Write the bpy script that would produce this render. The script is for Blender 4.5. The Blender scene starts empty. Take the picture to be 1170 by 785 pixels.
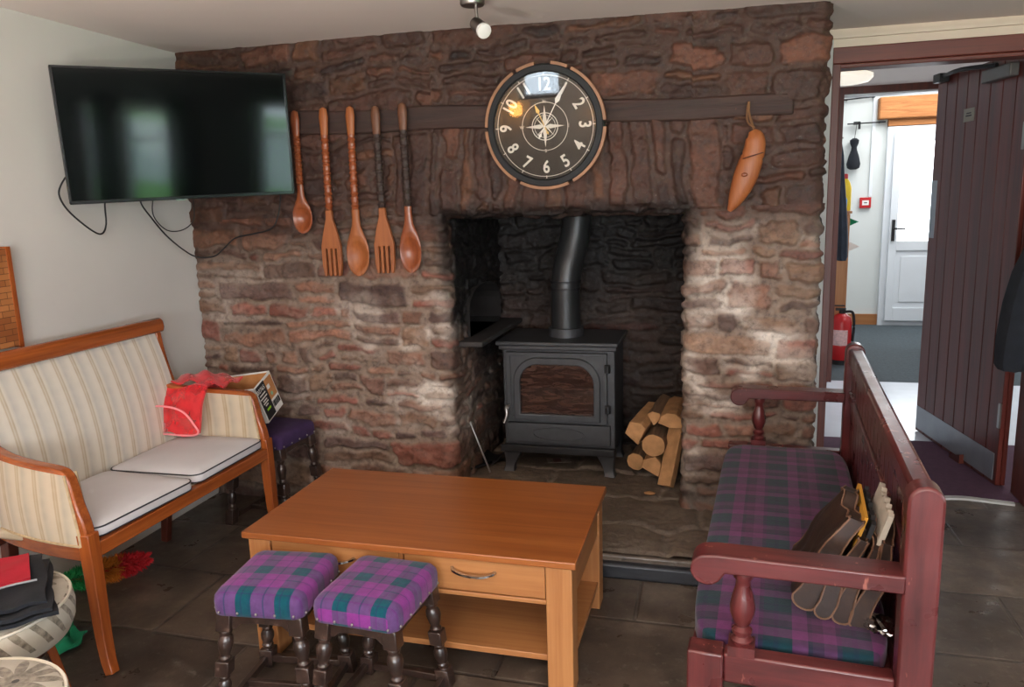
import bpy, bmesh, math, random
import numpy as np
from mathutils import Vector, Matrix, Euler
from math import pi, sin, cos, radians, atan2, sqrt
random.seed(7)
SC = bpy.context.scene
COL = SC.collection
INV = {}      # parent -> inverse matrix from world to its local frame

# ------------------------------------------------------------------ helpers
def lin(h):
    h = h.lstrip('#'); v = [int(h[i:i+2], 16)/255 for i in (0, 2, 4)]
    return tuple([(x/12.92 if x <= .04045 else ((x+.055)/1.055)**2.4) for x in v]+[1.0])

def tag(o, label=None, cat=None, group=None, kind=None):
    if label: o['label'] = label
    if cat: o['category'] = cat
    if group: o['group'] = group
    if kind: o['kind'] = kind
    return o

def thing(name, label, cat, loc=(0, 0, 0), rz=0, group=None):
    o = bpy.data.objects.new(name, None); COL.objects.link(o)
    o.empty_display_size = .05
    o.location = loc; o.rotation_euler = (0, 0, rz)
    INV[o] = (Matrix.Translation(loc) @ Matrix.Rotation(rz, 4, 'Z')).inverted()
    return tag(o, label, cat, group)

def obj(name, bm, m, parent=None, smooth=True, local=False, bevel=0, seg=2, subsurf=0, ang=40):
    """link a bmesh; coordinates are world unless local=True"""
    if parent is not None and not local:
        bm.transform(INV[parent])
    bmesh.ops.recalc_face_normals(bm, faces=bm.faces[:])
    me = bpy.data.meshes.new(name); bm.to_mesh(me); bm.free()
    for mm in (m if isinstance(m, (list, tuple)) else [m]): me.materials.append(mm)
    if smooth:
        me.polygons.foreach_set('use_smooth', [True]*len(me.polygons))
    o = bpy.data.objects.new(name, me); COL.objects.link(o)
    if parent is not None:
        o.parent = parent; INV[o] = INV[parent]
    if bevel:
        b = o.modifiers.new('bevel', 'BEVEL'); b.width = bevel; b.segments = seg; b.limit_method = 'ANGLE'; b.angle_limit = radians(35)
    if subsurf:
        s = o.modifiers.new('sub', 'SUBSURF'); s.levels = subsurf; s.render_levels = subsurf
    if smooth and not subsurf:
        try: me.set_sharp_from_angle(angle=radians(ang))
        except Exception: pass
    return o

def copy_tree(o, parent=None):
    c = o.copy(); COL.objects.link(c); c.parent = parent
    for ch in list(o.children): copy_tree(ch, c)
    return c

def BM(): return bmesh.new()

def bx(bm, x0, x1, y0, y1, z0, z1, M=None):
    vs = [bm.verts.new(Vector(p)) for p in ((x0,y0,z0),(x1,y0,z0),(x1,y1,z0),(x0,y1,z0),(x0,y0,z1),(x1,y0,z1),(x1,y1,z1),(x0,y1,z1))]
    if M is not None:
        for v in vs: v.co = M @ v.co
    for f in ((0,3,2,1),(4,5,6,7),(0,1,5,4),(1,2,6,5),(2,3,7,6),(3,0,4,7)):
        bm.faces.new([vs[i] for i in f])
    return bm

def prism(bm, poly, a, b, axis='y', M=None):
    """poly: list of 2d; axis y -> (x,z), axis z -> (x,y), axis x -> (y,z)"""
    def p3(p, t):
        v = {'y': (p[0], t, p[1]), 'z': (p[0], p[1], t), 'x': (t, p[0], p[1])}[axis]
        v = Vector(v); return M @ v if M is not None else v
    A = [bm.verts.new(p3(p, a)) for p in poly]; B = [bm.verts.new(p3(p, b)) for p in poly]
    n = len(poly)
    bm.faces.new(A); bm.faces.new(B[::-1])
    for i in range(n): bm.faces.new([A[i], B[i], B[(i+1) % n], A[(i+1) % n]])
    return bm

def lathe(bm, prof, seg=24, M=None, cap=True):
    rings = []
    for r, z in prof:
        ring = []
        for k in range(seg):
            a = 2*pi*k/seg; v = Vector((r*cos(a), r*sin(a), z))
            ring.append(bm.verts.new(M @ v if M is not None else v))
        rings.append(ring)
    for a, b in zip(rings, rings[1:]):
        for k in range(seg): bm.faces.new([a[k], a[(k+1) % seg], b[(k+1) % seg], b[k]])
    if cap: bm.faces.new(rings[0][::-1]); bm.faces.new(rings[-1])
    return bm

def align(p0, p1):
    p0 = Vector(p0); d = Vector(p1)-p0
    return Matrix.Translation(p0) @ d.to_track_quat('Z', 'Y').to_matrix().to_4x4(), d.length

def cyl(bm, p0, p1, r0, r1=None, seg=20):
    M, L = align(p0, p1)
    return lathe(bm, [(r0, 0), (r0 if r1 is None else r1, L)], seg, M)

def smoothpath(pts, n=8):
    """catmull-rom"""
    P = [Vector(p) for p in pts]; P = [2*P[0]-P[1]]+P+[2*P[-1]-P[-2]]
    out = []
    for i in range(1, len(P)-2):
        for k in range(n):
            t = k/n; a, b, c, d = P[i-1:i+3]
            out.append(.5*((2*b)+(c-a)*t+(2*a-5*b+4*c-d)*t*t+(3*b-a-3*c+d)*t**3))
    out.append(P[-2]); return out

def sweep(bm, path, section, up=Vector((0, 0, 1)), closed=False, scale=None):
    """section: list of (a,b) in side/up frame"""
    n = len(path); rings = []
    for i, p in enumerate(path):
        if closed: t = path[(i+1) % n]-path[i-1]
        else: t = path[min(i+1, n-1)]-path[max(i-1, 0)]
        t = Vector(t).normalized()
        s = t.cross(up)
        if s.length < 1e-4: s = t.cross(Vector((0, 1, 0)))
        s.normalize(); u = s.cross(t).normalized()
        k = scale(i/(n-1)) if scale else 1
        rings.append([bm.verts.new(Vector(p)+s*a*k+u*b*k) for a, b in section])
    m = len(section)
    for i in range(n if closed else n-1):
        A, B = rings[i], rings[(i+1) % n]
        for k in range(m): bm.faces.new([A[k], A[(k+1) % m], B[(k+1) % m], B[k]])
    if not closed: bm.faces.new(rings[0][::-1]); bm.faces.new(rings[-1])
    return bm

def circ(r, n=10): return [(r*cos(2*pi*k/n), r*sin(2*pi*k/n)) for k in range(n)]
def rect(a, b): return [(-a, -b), (a, -b), (a, b), (-a, b)]
def tube(bm, pts, r, n=10, sm=8, closed=False, up=Vector((0, 0, 1))):
    return sweep(bm, smoothpath(pts, sm) if sm else [Vector(p) for p in pts], circ(r, n), up, closed)

def grid(bm, fn, nu, nv, closeu=False):
    V = [[bm.verts.new(Vector(fn(i/(nu-1) if not closeu else i/nu, j/(nv-1)))) for j in range(nv)] for i in range(nu)]
    for i in range(nu if closeu else nu-1):
        for j in range(nv-1):
            a = V[i]; b = V[(i+1) % nu]
            bm.faces.new([a[j], b[j], b[j+1], a[j+1]])
    return V

def slab_surface(bm, fn, nrm, th, nu, nv):
    """thick curved panel: fn(u,v)->pos, nrm(u,v)->normal"""
    A = grid(bm, fn, nu, nv)
    B = grid(bm, lambda u, v: Vector(fn(u, v))-Vector(nrm(u, v))*th, nu, nv)
    for i in range(nu-1):
        bm.faces.new([A[i][0], A[i+1][0], B[i+1][0], B[i][0]]); bm.faces.new([A[i][-1], A[i+1][-1], B[i+1][-1], B[i][-1]])
    for j in range(nv-1):
        bm.faces.new([A[0][j], A[0][j+1], B[0][j+1], B[0][j]]); bm.faces.new([A[-1][j], A[-1][j+1], B[-1][j+1], B[-1][j]])

def pillow(bm, c, h, p=6, n=10, bulge=0, M=None):
    """superellipsoid box"""
    vd = {}
    def V(x, y, z):
        k = (round(x, 5), round(y, 5), round(z, 5))
        if k not in vd:
            s = (abs(x)**p+abs(y)**p+abs(z)**p)**(1/p)
            q = Vector((x/s*h[0], y/s*h[1], z/s*h[2]))
            if z > 0: q.z += bulge*max(0, 1-x*x)*max(0, 1-y*y)*(z)
            q += Vector(c)
            vd[k] = bm.verts.new(M @ q if M is not None else q)
        return vd[k]
    R = [-1+2*i/n for i in range(n+1)]
    for a in range(n):
        for b in range(n):
            for s in (-1, 1):
                for f in (lambda u, v: (u, v, s), lambda u, v: (u, s, v), lambda u, v: (s, u, v)):
                    q = [V(*f(R[a], R[b])), V(*f(R[a+1], R[b])), V(*f(R[a+1], R[b+1])), V(*f(R[a], R[b+1]))]
                    bm.faces.new(q)
    return bm

def rrect(hx, hy, r, n=6):
    out = []
    for cx, cy, a0 in ((hx-r, hy-r, 0), (-hx+r, hy-r, pi/2), (-hx+r, -hy+r, pi), (hx-r, -hy+r, 1.5*pi)):
        for k in range(n+1): out.append((cx+r*cos(a0+k*pi/2/n), cy+r*sin(a0+k*pi/2/n)))
    return out

def dome_pad(bm, outline, levels, M=None):
    """levels: list of (scale/offset k, z) ; outline scaled about origin"""
    rings = []
    for k, z in levels:
        rings.append([bm.verts.new((M @ Vector((x*k, y*k, z))) if M is not None else Vector((x*k, y*k, z))) for x, y in outline])
    m = len(outline)
    for a, b in zip(rings, rings[1:]):
        for i in range(m): bm.faces.new([a[i], a[(i+1) % m], b[(i+1) % m], b[i]])
    bm.faces.new(rings[0][::-1]); bm.faces.new(rings[-1])
    return bm

def text_bm(s, size, M, ext=.0005, align_x='CENTER', off=0):
    cu = bpy.data.curves.new('txt', 'FONT'); cu.body = s; cu.size = size; cu.align_x = align_x; cu.align_y = 'CENTER'
    cu.extrude = ext; cu.offset = off; cu.resolution_u = 3
    o = bpy.data.objects.new('txt', cu); COL.objects.link(o)
    dg = bpy.context.evaluated_depsgraph_get()
    me = bpy.data.meshes.new_from_object(o.evaluated_get(dg))
    bm = BM(); bm.from_mesh(me); bm.transform(M)
    bpy.data.objects.remove(o); bpy.data.meshes.remove(me); bpy.data.curves.remove(cu)
    return bm

def join_into(dst, src):
    me = bpy.data.meshes.new('tmp'); src.to_mesh(me); src.free(); dst.from_mesh(me); bpy.data.meshes.remove(me)

# ------------------------------------------------------------------ materials
class NT:
    def __init__(s, name):
        s.m = bpy.data.materials.new(name); s.m.use_nodes = True; s.t = s.m.node_tree
        s.b = s.t.nodes['Principled BSDF']; s.out = s.t.nodes['Material Output']
        s._oc = None
    def n(s, ty, **kw):
        x = s.t.nodes.new(ty)
        for k, v in kw.items():
            if k in x.inputs: x.inputs[k].default_value = v
            else: setattr(x, k, v)
        return x
    def l(s, a, b): s.t.links.new(a, b)
    def oc(s):
        if s._oc is None: s._oc = s.n('ShaderNodeTexCoord').outputs['Object']
        return s._oc
    def map(s, sc=(1, 1, 1), rot=(0, 0, 0), loc=(0, 0, 0), vec=None):
        x = s.n('ShaderNodeMapping'); s.l(vec or s.oc(), x.inputs[0])
        x.inputs['Scale'].default_value = sc; x.inputs['Rotation'].default_value = rot; x.inputs['Location'].default_value = loc
        return x.outputs[0]
    def noise(s, scale, detail=3, rough=.5, vec=None, dist=0):
        x = s.n('ShaderNodeTexNoise'); s.l(vec or s.oc(), x.inputs['Vector'])
        x.inputs['Scale'].default_value = scale; x.inputs['Detail'].default_value = detail
        x.inputs['Roughness'].default_value = rough; x.inputs['Distortion'].default_value = dist
        return x.outputs[0]
    def ramp(s, fac, stops, interp='LINEAR'):
        x = s.n('ShaderNodeValToRGB'); s.l(fac, x.inputs[0]); cr = x.color_ramp; cr.interpolation = interp
        while len(cr.elements) < len(stops): cr.elements.new(.5)
        for e, (p, c) in zip(cr.elements, stops): e.position = p; e.color = c if len(c) == 4 else (*c, 1)
        return x.outputs[0]
    def mix(s, fac, a, b, mode='MIX'):
        x = s.n('ShaderNodeMix', data_type='RGBA', blend_type=mode)
        for sock, v in ((x.inputs[0], fac), (x.inputs[6], a), (x.inputs[7], b)):
            if isinstance(v, (int, float, tuple)): sock.default_value = v
            else: s.l(v, sock)
        return x.outputs[2]
    def math(s, op, a, b=None, c=None):
        x = s.n('ShaderNodeMath', operation=op)
        for i, v in enumerate((a, b, c)):
            if v is None: continue
            if isinstance(v, (int, float)): x.inputs[i].default_value = v
            else: s.l(v, x.inputs[i])
        return x.outputs[0]
    def sep(s, vec=None):
        x = s.n('ShaderNodeSeparateXYZ'); s.l(vec or s.oc(), x.inputs[0]); return x.outputs
    def bump(s, h, strength=.3, dist=.01):
        x = s.n('ShaderNodeBump'); s.l(h, x.inputs['Height']); x.inputs['Strength'].default_value = strength; x.inputs['Distance'].default_value = dist
        s.l(x.outputs[0], s.b.inputs['Normal']); return x
    def set(s, **kw):
        for k, v in kw.items():
            k = {'col': 'Base Color', 'rough': 'Roughness', 'metal': 'Metallic', 'spec': 'Specular IOR Level', 'coat': 'Coat Weight', 'coatr': 'Coat Roughness', 'emit': 'Emission Color', 'emits': 'Emission Strength', 'trans': 'Transmission Weight', 'alpha': 'Alpha', 'sheen': 'Sheen Weight', 'ior': 'IOR'}[k]
            if isinstance(v, (int, float, tuple)): s.b.inputs[k].default_value = v
            else: s.l(v, s.b.inputs[k])
        return s

def plain(name, col, rough=.5, var=.12, sc=12, bump=.0, metal=0, **kw):
    t = NT(name); c = lin(col)
    d = tuple(x*(1-var) for x in c[:3])+(1,); e = tuple(min(1, x*(1+var)) for x in c[:3])+(1,)
    f = t.noise(sc, 4)
    t.set(col=t.ramp(f, [(.3, d), (.7, e)]), rough=rough, metal=metal, **kw)
    if bump: t.bump(t.noise(sc*6, 3), bump, .002)
    return t.m

def wood(name, c1, c2, axis='x', sc=9, rough=.35, coat=.0, bump=.15, streak=14, **kw):
    t = NT(name)
    s = {'x': (1/streak*sc/4, sc/2, sc/2), 'y': (sc/2, 1/streak*sc/4, sc/2), 'z': (sc/2, sc/2, 1/streak*sc/4)}[axis]
    v = t.map(s)
    f = t.noise(5, 6, .6, v, .6); g = t.noise(22, 3, .6, v)
    h = t.math('ADD', t.math('MULTIPLY', f, .7), t.math('MULTIPLY', g, .3))
    t.set(col=t.ramp(h, [(.33, lin(c1)), (.67, lin(c2))]), rough=rough, coat=coat, coatr=.25, **kw)
    if bump: t.bump(h, bump, .002)
    return t.m

M = {}
M['plaster'] = plain('plaster', '#c9c5be', .85, .03, 3, .25)
M['ceiling'] = plain('ceiling', '#e2d6cf', .9, .02, 2, .1)
M['oak'] = wood('oak', '#7f431f', '#9b5c2d', 'x', 10, .3, .25)
M['oak_light'] = wood('oak_light', '#965f36', '#b07c4c', 'z', 12, .42)
M['oak_x'] = wood('oak_x', '#945d34', '#ad7848', 'x', 12, .42)
M['oak_y'] = wood('oak_y', '#915b32', '#aa7545', 'y', 12, .42)
M['cherry'] = wood('cherry', '#7d3a17', '#a85a28', 'z', 14, .25, .4)
M['cherry_y'] = wood('cherry_y', '#7d3a17', '#a85a28', 'y', 14, .25, .4)
M['cherry_x'] = wood('cherry_x', '#7d3a17', '#a85a28', 'x', 14, .25, .4)
M['cherry_dark'] = wood('cherry_dark', '#3e1a14', '#5a2a1e', 'z', 14, .3, .3)
M['iron'] = plain('cast_iron', '#3b3c3e', .45, .15, 30, .12, .3)
M['iron_dark'] = plain('cast_iron_dark', '#1d1d1f', .5, .2, 30, .1, .3)
M['flue'] = plain('flue_paint', '#2f3031', .35, .2, 8, .05, .4)
M['chrome'] = plain('chrome', '#b9b9b8', .18, .05, 8, 0, 1)
M['steel'] = plain('brushed_steel', '#9a9590', .35, .1, 10, 0, 1)
M['black_gloss'] = plain('black_plastic', '#0c0c0e', .22, .1, 5)
M['black_matt'] = plain('black_matt', '#161618', .7, .2, 10, .1)
M['navy'] = plain('navy_fabric', '#14181f', .95, .3, 20, .4)
M['white_paint'] = plain('white_paint', '#d9dee2', .45, .02, 4)
M['cream_paint'] = plain('cream_paint', '#c9b8a6', .7, .03, 4)
M['white_trim'] = plain('white_trim', '#a9a7a3', .7, .06, 14, .1)
M['grey_cushion'] = plain('grey_cushion', '#c4c2c4', .95, .04, 6, .25)
M['piping'] = plain('dark_piping', '#2b2c30', .8, .05)
M['white'] = plain('white_plastic', '#e4e2dd', .4, .02)
M['red_plastic'] = plain('red_plastic', '#b3171b', .35, .08)
M['yellow_plastic'] = plain('yellow_plastic', '#e9c51d', .4, .05)
M['blue_plastic'] = plain('blue_plastic', '#2f8fd0', .4, .05)
M['purple_plain'] = plain('purple_fabric', '#331d45', .95, .15, 30, .3)
M['red_cloth'] = plain('red_cloth', '#a31026', .9, .08, 20, .2)
M['green_cloth'] = plain('green_cloth', '#0f7d55', .9, .2, 25, .4)

def tile_wood(name):
    t = NT(name); v = t.map((1, 1, 1))
    x = t.n('ShaderNodeTexBrick'); t.l(t.map((1, 1, 1), (0, radians(90), radians(90))), x.inputs['Vector'])
    x.inputs['Scale'].default_value = 1; x.inputs['Brick Width'].default_value = .06; x.inputs['Row Height'].default_value = .022
    x.inputs['Mortar Size'].default_value = .0012
    x.inputs['Color1'].default_value = lin('#8a4f2a'); x.inputs['Color2'].default_value = lin('#b87a48'); x.inputs['Mortar'].default_value = lin('#5a3018')
    t.set(col=x.outputs[0], rough=.4); return t.m
M['mosaic'] = tile_wood('mosaic_wood')

def stone_mat():
    t = NT('rubble_stone')
    a = t.n('ShaderNodeVertexColor', layer_name='Col').outputs[0]
    f = t.noise(38, 5, .65); g = t.noise(9, 4, .6)
    c = t.mix(1.0, a, t.ramp(f, [(.28, (.48, .45, .44, 1)), (.5, (1, 1, 1, 1)), (.75, (1.22, 1.2, 1.18, 1))]), 'MULTIPLY')
    c = t.mix(t.math('MULTIPLY', t.ramp(t.noise(60, 4, .7), [(.6, (0, 0, 0, 1)), (.75, (1, 1, 1, 1))]), .25), c, lin('#8f857c'))
    c = t.mix(t.ramp(g, [(.45, (0, 0, 0, 1)), (.7, (.45, .45, .45, 1))]), c, t.mix(1.0, c, (.6, .52, .5, 1), 'MULTIPLY'))
    t.set(col=c, rough=t.ramp(f, [(.3, (.5, .5, .5, 1)), (.7, (.8, .8, .8, 1))]), spec=.35)
    h = t.math('ADD', t.noise(45, 6, .65), t.math('MULTIPLY', g, .8))
    t.bump(h, .55, .008)
    return t.m
M['stone'] = stone_mat()

def slate_mat(name, joints=True, sx=.62, sy=.42, c0='#39322d', c1='#7b6f63'):
    t = NT(name)
    w = t.noise(2.2, 3, .5)
    vv = t.n('ShaderNodeVectorMath', operation='ADD'); t.l(t.oc(), vv.inputs[0])
    sc = t.n('ShaderNodeVectorMath', operation='SCALE'); t.l(t.n('ShaderNodeTexNoise', Scale=2.5).outputs[1], sc.inputs[0]); sc.inputs[3].default_value = .09
    t.l(sc.outputs[0], vv.inputs[1])
    b = t.n('ShaderNodeTexBrick'); t.l(vv.outputs[0], b.inputs['Vector'])
    b.inputs['Scale'].default_value = 1; b.inputs['Brick Width'].default_value = sx; b.inputs['Row Height'].default_value = sy
    b.inputs['Mortar Size'].default_value = .009; b.inputs['Mortar Smooth'].default_value = .6; b.offset = .37
    b.inputs['Color1'].default_value = (.62, .6, .6, 1); b.inputs['Color2'].default_value = (1.1, 1.05, 1, 1); b.inputs['Mortar'].default_value = (.75, .75, .75, 1)
    f = t.noise(5, 7, .68); g = t.noise(1.4, 3, .5)
    c = t.ramp(t.math('ADD', t.math('MULTIPLY', f, .6), t.math('MULTIPLY', g, .4)), [(.36, lin(c0)), (.52, lin('#574c43')), (.66, lin(c1))])
    c = t.mix(1.0, c, b.outputs[0], 'MULTIPLY')
    c = t.mix(t.ramp(t.noise(24, 4, .7), [(.58, (0, 0, 0, 1)), (.72, (.35, .35, .35, 1))]), c, lin('#8b857b'))
    t.set(col=c, rough=t.ramp(t.noise(7, 5, .6), [(.3, (.22, .22, .22, 1)), (.7, (.6, .6, .6, 1))]), spec=.5)
    h = t.math('ADD', t.math('MULTIPLY', f, .5), t.math('MULTIPLY', t.math('SUBTRACT', 1.0, b.outputs[1]), .5))
    t.bump(h, .5, .015)
    return t.m
M['slate'] = slate_mat('slate_flags')

def tartan(name, period, cols, stops, rough=.95, dark=1.0, uoff=0, voff=0, soft=None):
    """two crossing sets of woven stripes"""
    t = NT(name); X, Y, Z = t.sep()
    def stripes(c, off):
        f = t.math('FRACT', t.math('ADD', t.math('MULTIPLY', c, 1/period), off+50))
        return t.ramp(f, [(p, lin(k)) for p, k in zip(stops, cols)], 'CONSTANT')
    a = stripes(X, uoff)
    b = stripes(Y, voff)
    c = t.mix(.5, a, b)
    wv = t.n('ShaderNodeTexWave', bands_direction='DIAGONAL'); t.l(t.oc(), wv.inputs[0]); wv.inputs['Scale'].default_value = 130
    c = t.mix(.18, c, t.mix(1.0, c, wv.outputs[0], 'MULTIPLY'))
    c = t.mix(1.0, c, t.ramp(t.noise(35, 4, .7), [(.3, (.8, .8, .8, 1)), (.7, (1.12, 1.12, 1.12, 1))]), 'MULTIPLY')
    t.set(col=c, rough=rough, sheen=.15, spec=.15)
    t.bump(t.noise(220, 2), .3, .002)
    return t.m
M['tartan'] = tartan('stool_tartan', .116,
    ['#7d3180', '#4e2d66', '#7f3382', '#0d4856', '#243456', '#0b4c58', '#173f58', '#7a2f7c'],
    [0, .27, .31, .58, .70, .74, .90, .97], uoff=.1, voff=.85)
M['tartan_big'] = tartan('settle_tartan', .165,
    ['#44183f', '#602556', '#34183e', '#112c37', '#182038', '#0f2f37', '#68285e', '#2d1834'],
    [0, .14, .3, .36, .5, .56, .74, .94], uoff=.4, voff=.2)

def stripe_mat(name, axis, tint=(1, 1, 1, 1)):
    t = NT(name); s = t.sep()[{'x': 0, 'y': 1}[axis]]
    f = t.math('FRACT', t.math('ADD', t.math('MULTIPLY', s, 1/.082), 40))
    c = t.ramp(f, [(0, lin('#cbc3b3')), (.06, lin('#b6a68d')), (.12, lin('#c5bca9')), (.2, lin('#b0a28a')), (.27, lin('#cdc6b7')), (.45, lin('#b9b5ac')), (.82, lin('#cfc8ba'))], 'LINEAR')
    v = t.n('ShaderNodeTexVoronoi'); t.l(t.oc(), v.inputs['Vector']); v.inputs['Scale'].default_value = 28
    c = t.mix(t.ramp(v.outputs[0], [(.2, (0, 0, 0, 1)), (.6, (.12, .12, .12, 1))]), c, lin('#e2dccc'))
    c = t.mix(1.0, c, tint, 'MULTIPLY')
    t.set(col=c, rough=.85, sheen=.2, spec=.25)
    t.bump(t.noise(150, 2), .2, .002); return t.m
M['stripe_y'] = stripe_mat('striped_upholstery_back', 'y')
M['stripe_x'] = stripe_mat('striped_upholstery_arm', 'x', (.80, .72, .62, 1))

def floral(name, petals=11):
    t = NT(name); X, Y, Z = t.sep()
    r0 = t.math('SQRT', t.math('ADD', t.math('MULTIPLY', X, X), t.math('MULTIPLY', Y, Y))); a0 = t.math('ARCTAN2', Y, X)
    X2 = t.math('SUBTRACT', X, .075); Y2 = t.math('SUBTRACT', Y, .115)
    r = t.math('SQRT', t.math('ADD', t.math('MULTIPLY', X2, X2), t.math('MULTIPLY', Y2, Y2)))
    a = t.math('ARCTAN2', Y2, X2)
    s = t.math('ABSOLUTE', t.math('SINE', t.math('MULTIPLY', a, petals/2)))
    edge = t.math('ADD', .035, t.math('MULTIPLY', s, .065))
    inside = t.math('LESS_THAN', r, edge)
    ring = t.math('MULTIPLY', t.math('GREATER_THAN', t.math('ADD', t.math('SINE', t.math('ADD', t.math('MULTIPLY', a0, 27), t.math('MULTIPLY', Z, 75))), t.math('MULTIPLY', t.noise(14, 3), 1.6)), 1.15), t.math('MULTIPLY', t.math('GREATER_THAN', r0, .218), t.math('GREATER_THAN', Z, .315)))
    vein = t.noise(60, 3, .6)
    pc = t.ramp(vein, [(.35, lin('#5f574b')), (.65, lin('#8d8473'))])
    base = t.ramp(t.noise(14, 4), [(.3, lin('#a39b8b')), (.7, lin('#b3ab9c'))])
    m = t.math('MAXIMUM', inside, ring)
    c = t.mix(m, base, pc)
    c = t.mix(t.math('LESS_THAN', r, .008), c, lin('#2a241e'))
    t.set(col=c, rough=.9, sheen=.2); t.bump(t.noise(180, 2), .25, .002); return t.m
M['floral'] = floral('floral_upholstery')

def leather():
    t = NT('brown_leather'); f = t.noise(9, 5, .6)
    t.set(col=t.ramp(f, [(.3, lin('#1b100b')), (.55, lin('#2f1d14')), (.75, lin('#4a3121'))]), rough=.5, spec=.5)
    t.bump(t.noise(70, 4, .6), .35, .003); return t.m
M['leather'] = leather()
M['seam'] = plain('leather_seam', '#694b38', .6, .2, 30)

def settle_wood(name, axis):
    t = NT(name)
    s = {'x': (.6, 6, 6), 'y': (6, .6, 6), 'z': (6, 6, .6)}[axis]
    f = t.noise(5, 5, .6, t.map(s))
    c = t.ramp(f, [(.3, lin('#381415')), (.7, lin('#642a2a'))])
    sc = t.ramp(t.noise(30, 3, .7, t.map((1, 1, .35), (.4, .9, .3))), [(.66, (0, 0, 0, 1)), (.70, (1, 1, 1, 1))])
    c = t.mix(t.math('MULTIPLY', sc, .5), c, lin('#b07060'))
    t.set(col=c, rough=t.ramp(t.noise(12, 3), [(.3, (.25, .25, .25, 1)), (.7, (.4, .4, .4, 1))]), coat=.3, coatr=.2)
    t.bump(f, .1, .002); return t.m
M['settle_x'] = settle_wood('worn_mahogany_x', 'x'); M['settle_y'] = settle_wood('worn_mahogany_y', 'y'); M['settle_z'] = settle_wood('worn_mahogany_z', 'z')
M['turned'] = None
def turned():
    t = NT('dark_turned_wood'); f = t.noise(30, 4, .6)
    c = t.ramp(f, [(.3, lin('#1d1512')), (.6, lin('#3a2a24')), (.8, lin('#6d5a50'))])
    t.set(col=c, rough=.28, coat=.5, coatr=.2); t.bump(f, .15, .002); return t.m
M['turned'] = turned()

def beam_mat(name, a, b, axis='x', rough=.7):
    t = NT(name); v = t.map({'x': (.5, 7, 7), 'y': (7, .5, 7), 'z': (7, 7, .5)}[axis])
    f = t.noise(4, 7, .65, v, 1.0)
    t.set(col=t.ramp(f, [(.3, lin(a)), (.7, lin(b))]), rough=rough); t.bump(f, .7, .008); return t.m
M['beam'] = beam_mat('old_beam', '#241511', '#41281f')
M['frame_wood'] = wood('door_frame_wood', '#3f170e', '#5f2616', 'z', 10, .5, .0)
M['frame_wood_x'] = wood('door_frame_wood_x', '#4a1b10', '#6f2d1a', 'x', 10, .5, .0)
M['door_board'] = wood('door_board', '#3d120b', '#64251a', 'z', 8, .42, .05)
M['orange_beam'] = beam_mat('orange_beam', '#8e5526', '#c08048')
M['carving'] = wood('carved_wood', '#804420', '#a56032', 'z', 14, .5, .0)
M['carving_red'] = wood('carved_red_wood', '#6c3219', '#96502c', 'z', 14, .35, .2)
M['carving_dark'] = beam_mat('dark_wrapped_handle', '#221915', '#3d2c25', 'z', .6)
M['bark'] = beam_mat('log_bark', '#4a3526', '#8a6a4a', 'y', .9)
M['log_end'] = plain('split_log', '#a87b50', .85, .22, 22, .5)

def glass_stained():
    t = NT('sooty_stove_glass'); X, Y, Z = t.sep()
    v = t.map((3, 3, 14))
    f = t.noise(4, 6, .65, v, .8)
    c = t.ramp(f, [(.3, lin('#1c1210')), (.5, lin('#33221d')), (.64, lin('#4c352c')), (.78, lin('#2c1813'))])
    t.set(col=c, rough=.12, spec=.6, coat=.6, coatr=.05); return t.m
M['stove_glass'] = glass_stained()
M['lawn'] = plain('lawn', '#5f9a45', .9, .2, 3)
def emis(name, col, s):
    t = NT(name); t.set(col=lin(col), emit=lin(col), emits=s); return t.m
M['lit_glass'] = emis('lit_frosted_glass', '#f4fbff', 4.0)
M['warm_lamp'] = emis('warm_lamp_glass', '#ffb45a', 14.0)
M['lamp_face'] = emis('lamp_diffuser', '#fff6e6', .5)
def pane():
    m = bpy.data.materials.new('window_glass'); m.use_nodes = True; t = m.node_tree; t.nodes.clear()
    o = t.nodes.new('ShaderNodeOutputMaterial'); a = t.nodes.new('ShaderNodeBsdfTransparent'); g = t.nodes.new('ShaderNodeBsdfGlossy'); x = t.nodes.new('ShaderNodeMixShader')
    g.inputs['Roughness'].default_value = .02; x.inputs[0].default_value = .06
    t.links.new(a.outputs[0], x.inputs[1]); t.links.new(g.outputs[0], x.inputs[2]); t.links.new(x.outputs[0], o.inputs[0]); return m
M['pane'] = pane()
def gauze(name, col, alpha):
    t = NT(name); X, Y, Z = t.sep()
    t.set(col=lin(col), rough=.6, alpha=t.ramp(t.noise(14, 3), [(.35, (alpha-.12,)*3+(1,)), (.65, (alpha+.18,)*3+(1,))]), sheen=.3)
    return t.m
M['gauze'] = gauze('red_gauze', '#e01526', .55)

# ------------------------------------------------------------------ numpy stone relief
def vnoise(x, y, seed):
    rs = np.random.RandomState(seed); n = 256; T = rs.rand(n, n)
    xi = np.floor(x).astype(int); yi = np.floor(y).astype(int); fx = x-xi; fy = y-yi
    fx = fx*fx*(3-2*fx); fy = fy*fy*(3-2*fy)
    a = T[xi % n, yi % n]; b = T[(xi+1) % n, yi % n]; c = T[xi % n, (yi+1) % n]; d = T[(xi+1) % n, (yi+1) % n]
    return (a*(1-fx)+b*fx)*(1-fy)+(c*(1-fx)+d*fx)*fy
def fbm(x, y, seed, o=4):
    s = 0; a = .5; t = 0
    for k in range(o): s = s+a*vnoise(x*2**k+17*k, y*2**k+5*k, seed+k); t += a; a *= .55
    return s/t

PAL_UP = ['#452c23', '#4f3328', '#3c2822', '#573929', '#362724', '#4b342c', '#5f3c2e', '#402a23', '#4f3329']
PAL_LO = ['#7a5848', '#8a6250', '#735746', '#684f44', '#8f6854', '#7a4c40', '#65483d', '#806552', '#8c5a4c', '#57423c']
def ln3(h): return np.array(lin(h)[:3])

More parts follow.
